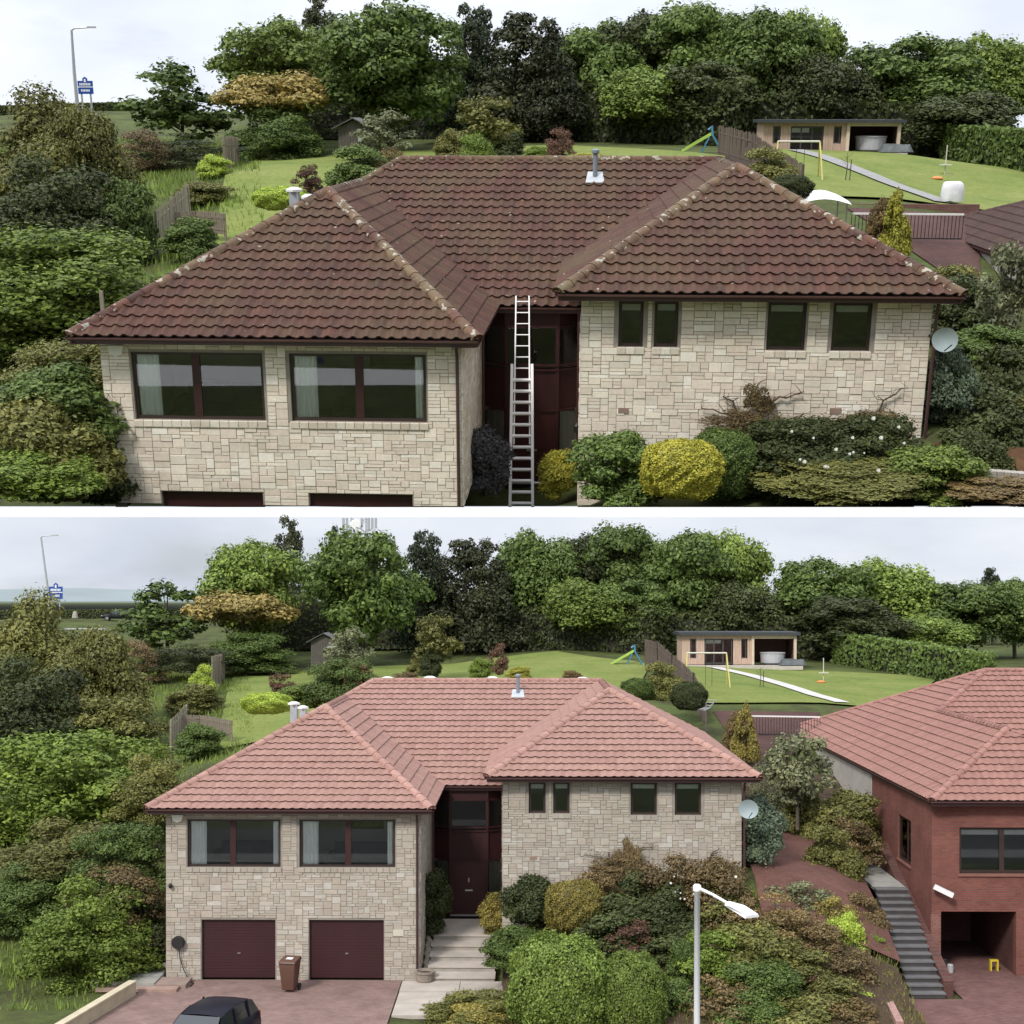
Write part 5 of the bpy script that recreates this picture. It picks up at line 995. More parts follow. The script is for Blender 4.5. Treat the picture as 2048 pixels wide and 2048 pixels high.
# ---------------------------------------------------------------- picture positions of the upper view
UPD = dict(sh=(1524, 1797, 241, 303, 55), shed=(709, 237, 309, 62, 50), slide=(1424, 300, 52), swing=(1556, 1640, 283, 372, 40), lamp=(143, 60, 155, 214, 106), sign=(157, 184, 155, 188, 218, 102), dish=(1890, 678, 52, .6),
  lawns=[[(420, 470, 26), (640, 440, 20), (980, 330, 24), (1460, 345, 26), (1450, 312, 49), (1090, 288, 64), (900, 312, 62), (480, 322, 62)], [(1500, 330, 40), (1510, 410, 32.5), (2100, 410, 32.5), (2160, 350, 54), (1800, 313, 54), (1530, 306, 54)]],
  path=[(1590, 316, 53), (1650, 325, 49), (1740, 343, 43), (1830, 372, 37), (1890, 398, 33)],
  fence_left=[(317, 512, 26), (380, 455, 30)], fence_low=[(345, 468, 28), (395, 464, 28.5), (450, 470, 27)], fence_far=[(450, 350, 44), (478, 345, 52)], fence_right=[(1437, 319, 50), (1504, 340, 44), (1540, 372, 38), (1602, 414, 32)],
  pillars_l=[(588, 374, 14), (617, 388, 13)], pillars_b=[(845, 313, 21), (955, 313, 21), (1123, 313, 21), (1362, 313, 21)], posts=[(264, 533, 14), (202, 582, 9)], post_labels=('thin pale timber post below the picket fence', 'stout pale timber post just above the left eave corner'),
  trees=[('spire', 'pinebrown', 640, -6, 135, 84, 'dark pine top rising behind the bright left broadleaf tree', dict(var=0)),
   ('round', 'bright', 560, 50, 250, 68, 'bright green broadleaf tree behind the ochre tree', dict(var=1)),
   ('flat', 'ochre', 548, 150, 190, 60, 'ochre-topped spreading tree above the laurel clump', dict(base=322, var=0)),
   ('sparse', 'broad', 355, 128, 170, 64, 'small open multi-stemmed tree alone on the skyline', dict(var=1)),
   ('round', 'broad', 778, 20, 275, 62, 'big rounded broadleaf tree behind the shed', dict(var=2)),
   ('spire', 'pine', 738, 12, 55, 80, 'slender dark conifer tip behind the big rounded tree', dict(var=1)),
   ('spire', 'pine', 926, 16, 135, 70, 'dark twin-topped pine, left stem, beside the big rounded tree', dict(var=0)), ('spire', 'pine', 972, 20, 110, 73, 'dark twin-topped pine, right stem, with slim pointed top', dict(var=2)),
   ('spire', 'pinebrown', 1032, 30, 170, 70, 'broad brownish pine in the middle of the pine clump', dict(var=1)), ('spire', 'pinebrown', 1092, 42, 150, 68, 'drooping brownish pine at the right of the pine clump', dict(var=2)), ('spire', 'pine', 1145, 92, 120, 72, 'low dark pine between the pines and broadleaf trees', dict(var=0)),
   ('round', 'broad', 1190, 58, 210, 72, 'leafy tree next to the pine clump', dict(var=0)), ('round', 'dark', 1285, 38, 220, 74, 'dark leafy tree with domed top behind the lawn', dict(var=1)), ('round', 'broad', 1400, 18, 230, 72, 'tall leafy tree above the green slide', dict(var=2)),
   ('round', 'bright', 1300, 140, 190, 66, 'lower bright tree in front of the dark domed tree', dict(var=0)), ('round', 'dark', 1420, 130, 200, 66, 'low dark tree over the end of the board fence', dict(var=1)),
   ('round', 'broad', 1520, 30, 230, 70, 'tall leafy tree left behind the garden room', dict(var=1)), ('round', 'bright', 1610, 32, 200, 72, 'tall bright tree right behind the garden room', dict(var=2)), ('round', 'dark', 1660, 118, 190, 67, 'low dark tree close behind the garden room roof', dict(var=0)),
   ('round', 'broad', 1845, 82, 290, 70, 'wide leafy tree right of the sky gap', dict(var=1)), ('round', 'bright', 2000, 84, 220, 72, 'pale green leafy tree above the clipped hedge', dict(var=0)), ('round', 'dark', 1930, 190, 240, 64, 'low dark tree between garden room and hedge', dict(var=2)),
   ('sparse', 'olive', 972, 196, 110, 46, 'young upright sapling on the back lawn', dict(var=0, name='sapling')), ('sparse', 'grey', 758, 222, 95, 47, 'thin grey-green young tree beside the shed', dict(var=2)),
   ('cone', 'yellow', 1797, 386, 62, 20, 'golden yellow cone-shaped conifer at the patio', dict(base=522, var=0, name='conifer')), ('sparse', 'grey', 2030, 490, 110, 10, 'grey-leaved tree before the rendered wall', dict(var=0, base=720))],
  shrubs=[('dome', 'broad', 550, 224, 150, 57, 'glossy green laurel clump under the ochre tree', dict(base=325)), ('tall', 'olive', 78, 195, 240, 34, 'tall olive thicket at the far left edge', dict(base=560)), ('tall', 'olive', 155, 226, 150, 30, 'tall yellow-tipped thicket below the blue sign', dict(base=560)),
   ('dome', 'dark', 90, 330, 250, 24, 'dark green mound in front of the tall thickets', dict(base=560)), ('dome', 'broad', 235, 375, 110, 25, 'mid green mound left of the picket fence', dict(base=560)), ('dome', 'laurel', 95, 466, 360, 13, 'big bright green laurel mound on the left bank', dict(base=690)),
   ('twig', 'brown', 280, 262, 120, 50, 'brown leafless scrub on the upper left bank', dict(base=360)), ('twig', 'dark', 370, 268, 190, 52, 'dark bramble band below the multi-stemmed tree', dict(base=335)), ('dome', 'lime', 425, 312, 50, 42, 'small yellow-green bush against the grey fence', {}), ('dome', 'olive', 400, 365, 90, 36, 'olive bush between the two fences', {}),
   ('dome', 'broad', 375, 440, 85, 24, 'dark leafy bush below the low board fence', dict(base=505)), ('dome', 'olive', 130, 690, 230, 3, 'grey-green shrub beside the left wall', dict(base=860)), ('dome', 'broad', 120, 735, 190, 1, 'dark shrub beside the left house corner', dict(base=900)), ('dome', 'olive', 90, 810, 200, -.5, 'brown-green shrub low on the left bank', dict(base=990)), ('dome', 'laurel', 65, 905, 190, -2, 'bright green shrub at the bottom of the left bank', dict(base=1010)), ('dome', 'dark', 190, 880, 120, .8, 'deep green shrub against the left wall foot', dict(base=1008)),
   ('dome', 'broad', 725, 296, 120, 20, 'dark leafy bush behind the left ridge', dict(base=385)), ('twig', 'rust', 778, 298, 50, 20, 'orange-brown small shrub behind the left ridge', dict(base=370)), ('clip', 'lime', 560, 372, 100, 16, 'clipped lime green bush behind the left slope', dict(base=420)), ('twig', 'red', 612, 330, 50, 22, 'pinkish loose shrub above the lime bush', dict(base=390)),
   ('dome', 'olive', 907, 262, 60, 50, 'olive bush left of the sapling', {}), ('dome', 'bright', 955, 272, 55, 44, 'low green bush at the sapling foot', {}), ('dome', 'laurel', 1071, 294, 38, 40, 'small round green bush on the back lawn', dict(base=320)), ('twig', 'red', 1117, 258, 50, 42, 'dark red-leaved shrub on the back lawn', dict(base=318)), ('dome', 'yellow', 1170, 308, 60, 30, 'low yellow bush just above the main ridge', dict(base=325)), ('dome', 'dark', 1010, 262, 60, 52, 'dark shrub right of the sapling', {}),
   ('dome', 'olive', 1540, 300, 95, 24, 'loose olive bush beside the board fence', dict(base=385)), ('clip', 'dark', 1585, 348, 75, 20, 'clipped dark round bush behind the right hip', dict(base=400)), ('dome', 'rust', 1768, 405, 50, 21, 'rust-red shrub beside the golden conifer', dict(base=500)),
   ('tall', 'yellow', 1122, 905, 66, 3.6, 'narrow golden bush at the entrance corner', dict(base=1012)), ('dome', 'broad', 1238, 868, 140, -.1, 'dark green upright bush against the right wing', dict(base=1010)), ('clip', 'yellow', 1366, 878, 150, -1.2, 'bright yellow rounded bush before the right wing', dict(base=1010, var=1)), ('clip', 'broad', 1448, 856, 130, -.2, 'grey-green domed bush behind the yellow one', dict(base=1010)),
   ('twig', 'brown', 1522, 772, 80, 1.25, 'brown dead climber spreading up the right wing wall', dict(base=900, depth=.3)), ('twig', 'brown', 1475, 822, 110, 1.2, 'brown trailing climber stems on the right wing wall', dict(base=870, depth=.3)), ('dome', 'dark', 1610, 842, 220, .2, 'dark rose thicket below the wide right windows', dict(base=1010)), ('dome', 'dark', 1745, 838, 210, .2, 'dark rose thicket towards the right wall corner', dict(base=1010)), ('twig', 'brown', 1750, 822, 150, .9, 'brown twiggy growth above the rose thicket', dict(base=930, depth=.5)), ('dome', 'olive', 1690, 925, 260, -1.3, 'yellow-green leafy front of the rose thicket', dict(base=1012)), ('dome', 'bright', 1880, 895, 150, -1, 'lighter green shrub right of the rose thicket', dict(base=1012)),
   ('tall', 'lilac', 968, 862, 80, 3.4, 'bluish climber on the inner side wall', dict(base=1008)), ('tall', 'blue', 1902, 690, 95, 2.5, 'dark blue-green conifer below the dish', dict(base=870)), ('dome', 'dark', 2000, 700, 160, 6, 'dark bush mass in the gap between houses', dict(base=900)), ('dome', 'dark', 1940, 560, 150, 12, 'shaded bush beyond the right eave corner', dict(base=700)), ('dome', 'olive', 1905, 535, 110, 14, 'flowering olive bush beyond the right hip', dict(base=640)), ('dome', 'rust', 2000, 960, 150, -2, 'orange-brown ground plants by the right edge', dict(base=1012)), ('dome', 'dark', 1985, 790, 150, 2, 'dark shaded shrub right of the conifer', dict(base=930)), ('dome', 'dark', 1950, 860, 120, .5, 'dark low shrub behind the stone edging', dict(base=960)), ('dome', 'broad', 1990, 655, 130, 7, 'mid green bush under the rendered wall', dict(base=720)), ('dome', 'olive', 2035, 800, 90, 2, 'olive bush at the right edge below the wall', dict(base=960))],
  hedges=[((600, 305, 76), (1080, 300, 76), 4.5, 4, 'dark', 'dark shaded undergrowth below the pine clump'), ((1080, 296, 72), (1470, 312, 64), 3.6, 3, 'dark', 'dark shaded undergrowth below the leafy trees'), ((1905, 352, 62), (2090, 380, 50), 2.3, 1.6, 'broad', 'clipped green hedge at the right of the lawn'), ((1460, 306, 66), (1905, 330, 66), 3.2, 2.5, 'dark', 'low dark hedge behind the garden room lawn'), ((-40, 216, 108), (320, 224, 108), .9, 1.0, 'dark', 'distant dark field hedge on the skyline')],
  climber=[[(1520, 905), (1485, 842), (1442, 823), (1403, 817)], [(1520, 905), (1516, 822), (1504, 782), (1520, 764)], [(1516, 822), (1560, 797), (1604, 787)], [(1520, 905), (1572, 850), (1606, 828)], [(1485, 842), (1462, 800), (1446, 792)], [(1730, 850), (1770, 800), (1800, 778)]], gwall=((1690, 408, 31), (1960, 408, 31)), patio=[(1690, 430, 30), (1900, 560, 19), (1960, 560, 19), (1960, 430, 30)], rail=((1704, 427, 24), (1928, 429, 24)))
# ---------------------------------------------------------------- picture positions of the lower view
LOWD = dict(sh=(1364, 1592, 1266, 1329, 55), shed=(648, 1267, 1331, 52, 50), slide=(1270, 1325, 52), swing=(1374, 1453, 1306, 1388, 40), lamp=(82, 1074, 97, 1232, 145), sign=(98, 125, 1167, 1198, 1234, 140), dish=(1497, 1617, 40, .6),
  lawns=[[(430, 1445, 24), (640, 1420, 18), (900, 1372, 24), (1240, 1385, 24), (1300, 1328, 52), (1100, 1302, 64), (900, 1326, 62), (470, 1346, 60)], [(1360, 1352, 44), (1385, 1414, 32.5), (1800, 1414, 32.5), (1880, 1370, 52), (1620, 1345, 54), (1370, 1333, 54)]],
  path=[(1425, 1337, 53), (1500, 1348, 47), (1570, 1368, 41), (1630, 1394, 36), (1685, 1413, 33)],
  fence_left=[(341, 1508, 26), (372, 1475, 29)], fence_low=[(358, 1462, 28), (400, 1462, 28.5), (462, 1474, 26)], fence_far=[(424, 1372, 44), (448, 1362, 52)], fence_right=[(1291, 1331, 50), (1316, 1339, 44), (1345, 1368, 38), (1388, 1410, 32), (1409, 1461, 26)],
  pillars_l=[(588, 1403, 14), (606, 1411, 13)], pillars_b=[(775, 1353, 21), (860, 1352, 21), (985, 1353, 21), (1165, 1354, 21)], posts=[(258, 1562, 14), (35, 1815, 5)], post_labels=('pale timber post right of the bright laurel mound', 'pale timber post at the foot of the left bank'),
  trees=[('spire', 'pinebrown', 573, 1040, 108, 84, 'dark pine top rising behind the bright left broadleaf tree', dict(var=0)),
   ('round', 'bright', 500, 1092, 205, 68, 'bright green broadleaf tree behind the ochre tree', dict(var=1)),
   ('flat', 'ochre', 488, 1188, 165, 60, 'ochre-topped spreading tree above the laurel clump', dict(base=1340, var=0)),
   ('sparse', 'broad', 335, 1166, 150, 64, 'small open multi-stemmed tree alone on the skyline', dict(var=1)),
   ('round', 'broad', 722, 1072, 225, 62, 'big rounded broadleaf tree behind the shed', dict(var=2)),
   ('spire', 'pine', 672, 1056, 42, 80, 'slender dark conifer tip behind the big rounded tree', dict(var=1)),
   ('spire', 'pine', 838, 1068, 115, 70, 'dark twin-topped pine, left stem, beside the big rounded tree', dict(var=0)), ('spire', 'pine', 872, 1074, 90, 73, 'dark twin-topped pine, right stem, with slim pointed top', dict(var=2)),
   ('spire', 'pinebrown', 930, 1082, 145, 70, 'broad brownish pine in the middle of the pine clump', dict(var=1)), ('spire', 'pinebrown', 982, 1085, 130, 68, 'drooping brownish pine at the right of the pine clump', dict(var=2)), ('spire', 'pine', 1025, 1115, 100, 72, 'low dark pine between the pines and broadleaf trees', dict(var=0)),
   ('round', 'broad', 1080, 1074, 180, 72, 'leafy tree next to the pine clump', dict(var=0)), ('round', 'dark', 1170, 1080, 180, 74, 'dark leafy tree with domed top behind the lawn', dict(var=1)), ('round', 'broad', 1255, 1060, 190, 72, 'tall leafy tree above the green slide', dict(var=2)),
   ('round', 'bright', 1180, 1165, 170, 66, 'lower bright tree in front of the dark domed tree', dict(var=0)), ('round', 'broad', 1270, 1165, 160, 66, 'low dark tree over the end of the board fence', dict(var=1)),
   ('round', 'broad', 1375, 1074, 200, 70, 'tall leafy tree left behind the garden room', dict(var=1)), ('round', 'bright', 1450, 1072, 180, 72, 'tall bright tree right behind the garden room', dict(var=2)), ('round', 'dark', 1480, 1170, 180, 67, 'low dark tree close behind the garden room roof', dict(var=0)),
   ('round', 'broad', 1632, 1125, 200, 70, 'wide leafy tree right of the sky gap', dict(var=1)), ('round', 'bright', 1780, 1128, 220, 74, 'pale green leafy tree above the clipped hedge', dict(var=0)), ('round', 'dark', 1700, 1200, 200, 64, 'low dark tree between garden room and hedge', dict(var=2)),
   ('round', 'broad', 1930, 1170, 220, 72, 'leafy tree above the neighbouring ridge', dict(var=2)), ('round', 'bright', 1850, 1235, 190, 66, 'low spreading tree behind the clipped hedge', dict(var=0)), ('round', 'broad', 2030, 1165, 150, 74, 'leafy tree at the right end of the tree line', dict(var=1)), ('spire', 'pine', 1985, 1138, 70, 95, 'distant conifer tip above the neighbouring ridge', dict(var=1)),
   ('sparse', 'olive', 872, 1232, 80, 46, 'young upright sapling on the back lawn', dict(var=0, name='sapling')), ('sparse', 'grey', 690, 1258, 75, 47, 'thin grey-green young tree beside the shed', dict(var=2)),
   ('cone', 'gold', 1490, 1412, 48, 18, 'golden yellow cone-shaped conifer at the patio', dict(base=1525, var=0, name='conifer')), ('sparse', 'grey', 1595, 1470, 110, 8, 'grey-leaved tree before the rendered wall', dict(var=0, base=1650))],
  shrubs=[('dome', 'broad', 500, 1268, 135, 57, 'glossy green laurel clump under the ochre tree', dict(base=1342)), ('tall', 'olive', 70, 1205, 200, 34, 'tall olive thicket at the far left edge', dict(base=1560)), ('tall', 'olive', 195, 1268, 145, 30, 'tall yellow-tipped thicket below the blue sign', dict(base=1560)),
   ('dome', 'dark', 60, 1330, 220, 24, 'dark green mound in front of the tall thickets', dict(base=1560)), ('dome', 'olive', 215, 1400, 200, 25, 'mid green mound left of the picket fence', dict(base=1560)), ('dome', 'laurel', 140, 1470, 320, 13, 'big bright green laurel mound on the left bank', dict(base=1680)),
   ('twig', 'brown', 265, 1282, 110, 50, 'brown leafless scrub on the upper left bank', dict(base=1360)), ('twig', 'dark', 370, 1290, 150, 52, 'dark bramble band below the multi-stemmed tree', dict(base=1345)), ('dome', 'lime', 405, 1332, 42, 42, 'small yellow-green bush against the grey fence', {}), ('dome', 'olive', 385, 1372, 80, 36, 'olive bush between the two fences', {}),
   ('dome', 'broad', 395, 1450, 75, 22, 'dark leafy bush below the low board fence', dict(base=1510)), ('dome', 'olive', 300, 1520, 130, 10, 'low olive ground cover along the left eave', dict(base=1640)), ('dome', 'olive', 130, 1650, 210, 6, 'grey-green shrub beside the left wall', dict(base=1780)), ('dome', 'broad', 250, 1655, 170, 4, 'dark shrub beside the left house corner', dict(base=1800)), ('twig', 'brown', 240, 1735, 170, 2.5, 'brown-green shrub low on the left bank', dict(base=1880)), ('dome', 'laurel', 172, 1775, 215, .8, 'bright green shrub at the bottom of the left bank', dict(base=1968)), ('dome', 'dark', 285, 1790, 110, 2.2, 'deep green shrub against the left wall foot', dict(base=1920)), ('dome', 'broad', 60, 1730, 150, 4, 'leafy shrub at the far left of the bank', dict(base=1860)),
   ('dome', 'broad', 690, 1322, 130, 20, 'dark leafy bush behind the left ridge', dict(base=1420)), ('twig', 'rust', 722, 1328, 60, 20, 'orange-brown small shrub behind the left ridge', dict(base=1400)), ('clip', 'lime', 532, 1384, 90, 16, 'clipped lime green bush behind the left slope', dict(base=1428)), ('twig', 'red', 566, 1348, 45, 22, 'pinkish loose shrub above the lime bush', dict(base=1395)), ('dome', 'bright', 600, 1370, 60, 20, 'bright low bush between lime bush and ridge', dict(base=1415)),
   ('dome', 'olive', 832, 1318, 30, 50, 'olive bush left of the sapling', {}), ('dome', 'dark', 862, 1305, 34, 45, 'low green bush at the sapling foot', dict(base=1352)), ('dome', 'laurel', 961, 1318, 34, 40, 'small round green bush on the back lawn', dict(base=1355)), ('twig', 'red', 996, 1288, 36, 42, 'dark red-leaved shrub on the back lawn', dict(base=1350)), ('dome', 'yellow', 1038, 1335, 38, 32, 'low yellow bush just above the main ridge', dict(base=1356)), ('twig', 'brown', 812, 1344, 40, 30, 'brown low mound above the main ridge', dict(base=1358)), ('dome', 'rust', 1145, 1342, 30, 32, 'small rust shrub above the main ridge', dict(base=1358)),
   ('clip', 'broad', 1275, 1355, 60, 24, 'round mid green bush near the right ridge end', dict(base=1400)), ('dome', 'olive', 1325, 1328, 70, 26, 'loose olive bush beside the board fence', dict(base=1400)), ('clip', 'dark', 1378, 1362, 65, 22, 'clipped dark round bush behind the right hip', dict(base=1420)), ('dome', 'rust', 1470, 1430, 34, 19, 'rust-red shrub beside the golden conifer', dict(base=1500)),
   ('tall', 'gold', 990, 1790, 48, 3.2, 'narrow golden bush at the entrance corner', dict(base=1885)), ('tall', 'dark', 1060, 1755, 85, .2, 'dark green upright bush against the right wing', dict(base=1870)), ('clip', 'gold', 1150, 1758, 110, -.6, 'bright yellow rounded bush before the right wing', dict(base=1865, var=1)), ('dome', 'brown', 1200, 1748, 90, .3, 'grey-brown domed bush behind the yellow one', dict(base=1850)),
   ('twig', 'brown', 1258, 1682, 52, 1.25, 'brown dead climber spreading up the right wing wall', dict(base=1780, depth=.3)), ('twig', 'brown', 1235, 1716, 90, 1.2, 'brown trailing climber stems on the right wing wall', dict(base=1760, depth=.3)), ('dome', 'brown', 1330, 1722, 150, .1, 'dark rose thicket below the wide right windows', dict(base=1900)), ('dome', 'dark', 1300, 1755, 170, -.5, 'deep green thicket under the climber', dict(base=1900)), ('dome', 'brown', 1420, 1722, 150, .0, 'dark rose thicket towards the right wall corner', dict(base=1880)), ('dome', 'olive', 1440, 1775, 110, -.6, 'yellow-green leafy front of the rose thicket', dict(base=1880)),
   ('twig', 'red', 1260, 1840, 80, -2, 'rust-red low shrub below the rose thicket', dict(base=1900)), ('dome', 'dark', 1340, 1850, 110, -2, 'dark ground shrub below the rose thicket', dict(base=1920)), ('dome', 'broad', 1040, 1858, 110, -1.2, 'low dark plants beside the front steps', dict(base=1930)),
   ('clip', 'bright', 1118, 1864, 185, -5.2, 'large clipped green dome bush in the front garden', dict(base=2075, var=0)), ('clip', 'bright', 1262, 1898, 130, -5.3, 'smaller clipped green dome bush beside the larger one', dict(base=2075, var=2)), ('dome', 'laurel', 1420, 1868, 130, -3, 'bright leafy shrub behind the street lamp', dict(base=1985)), ('dome', 'broad', 1372, 1885, 60, -3, 'grey-green shrub left of the street lamp', dict(base=1970)),
   ('twig', 'rust', 1560, 1795, 190, -1.5, 'wide straw-coloured twiggy shrub on the red slope', dict(base=1930)), ('dome', 'olive', 1520, 1850, 140, -2.5, 'olive shrub under the straw-coloured one', dict(base=1960)), ('dome', 'broad', 1530, 1925, 160, -4, 'dark green shrub at the front right garden edge', dict(base=2050)), ('dome', 'olive', 1660, 1960, 130, -4, 'sprawling olive shrub by the pink edging', dict(base=2050)), ('twig', 'brown', 1440, 1960, 130, -4.5, 'brown low shrub at the lamp foot', dict(base=2060)), ('twig', 'red', 1610, 1940, 60, -3.6, 'small rust-red shrub by the pink edging', dict(base=1990)),
   ('dome', 'olive', 1600, 1905, 130, -3.2, 'olive bush between straw shrub and pink edging', dict(base=1990)), ('twig', 'brown', 1690, 1900, 110, -2.6, 'brown twiggy bush left of the slate steps', dict(base=1985)), ('dome', 'broad', 1480, 1985, 120, -4.8, 'low leafy bush right of the lamp foot', dict(base=2080)),
   ('dome', 'olive', 1590, 2000, 140, -5, 'low olive bush at the front right bed edge', dict(base=2085)), ('twig', 'rust', 1690, 2005, 110, -5, 'straw-brown twigs inside the pink edging', dict(base=2085)), ('dome', 'dark', 1235, 1800, 130, -1.2, 'dark leafy bush behind the large clipped dome', dict(base=1900)), ('dome', 'broad', 1345, 1962, 90, -4.4, 'leafy bush between clipped dome and lamp', dict(base=2065)),
   ('twig', 'brown', 1628, 1850, 95, -1.8, 'brown twigs on the upper red slope', dict(base=1925)), ('dome', 'lime', 1722, 1985, 55, -3.5, 'yellow-green plant against the pink edging', dict(base=2035)), ('twig', 'grey', 1590, 1765, 120, .3, 'pale straggly shrub on the upper red slope', dict(base=1850)), ('twig', 'gold', 1655, 1795, 90, -.2, 'tan straggly shrub in the middle of the red slope', dict(base=1880)), ('dome', 'lime', 1690, 1830, 60, -1, 'yellow-green ground cover strip above the edging', dict(base=1930)), ('dome', 'laurel', 1750, 1872, 55, -.6, 'small bright bush beside the slate steps', dict(base=1915)), ('dome', 'brown', 1725, 1790, 75, .8, 'brown heather mound beside the slate steps', dict(base=1870)), ('dome', 'olive', 1760, 1945, 60, -2.2, 'small olive plant at the foot of the slate steps', dict(base=2010)),
   ('dome', 'olive', 1660, 1655, 100, 4, 'rounded olive bush on the slope between houses', dict(base=1770)), ('dome', 'olive', 1688, 1590, 110, 8, 'olive shrub at the corner of the rendered wall', dict(base=1700)), ('twig', 'brown', 1712, 1640, 90, 6, 'brown twiggy shrub above the slate steps', dict(base=1730)), ('dome', 'olive', 1610, 1560, 90, 9, 'loose olive bush under the rendered wall', dict(base=1680)), ('twig', 'grey', 1560, 1520, 120, 12, 'grey twiggy bush beyond the right eave corner', dict(base=1640)), ('tall', 'blue', 1512, 1600, 85, 2.5, 'dark blue-green conifer below the dish', dict(base=1745)), ('tall', 'dark', 868, 1745, 50, 3.4, 'dark climber on the inner side wall', dict(base=1880)),
   ('dome', 'olive', 950, 1990, 160, -4, 'low weedy plants in front of the pale path', dict(base=2050)), ('dome', 'gold', 960, 2010, 90, -4.6, 'yellow-green low plant before the front path', dict(base=2060))],
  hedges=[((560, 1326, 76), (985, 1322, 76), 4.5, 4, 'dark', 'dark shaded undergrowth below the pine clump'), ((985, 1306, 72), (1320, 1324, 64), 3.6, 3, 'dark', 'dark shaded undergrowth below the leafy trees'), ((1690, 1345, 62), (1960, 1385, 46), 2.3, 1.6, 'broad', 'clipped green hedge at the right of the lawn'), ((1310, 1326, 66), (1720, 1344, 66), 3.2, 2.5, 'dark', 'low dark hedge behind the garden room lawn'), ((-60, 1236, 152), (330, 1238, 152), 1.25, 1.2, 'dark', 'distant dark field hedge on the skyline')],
  climber=[[(1250, 1785), (1232, 1732), (1202, 1716), (1170, 1711)], [(1250, 1785), (1249, 1712), (1244, 1684), (1256, 1676)], [(1249, 1712), (1276, 1698), (1304, 1696)], [(1250, 1785), (1282, 1742), (1306, 1730)], [(1232, 1732), (1216, 1706)], [(1390, 1760), (1420, 1716), (1434, 1700)]], gwall=((1425, 1419, 31), (1690, 1419, 31)), patio=[(1425, 1440, 30), (1500, 1560, 17), (1560, 1560, 17), (1640, 1440, 30)], rail=((1502, 1432, 24), (1640, 1434, 24)))
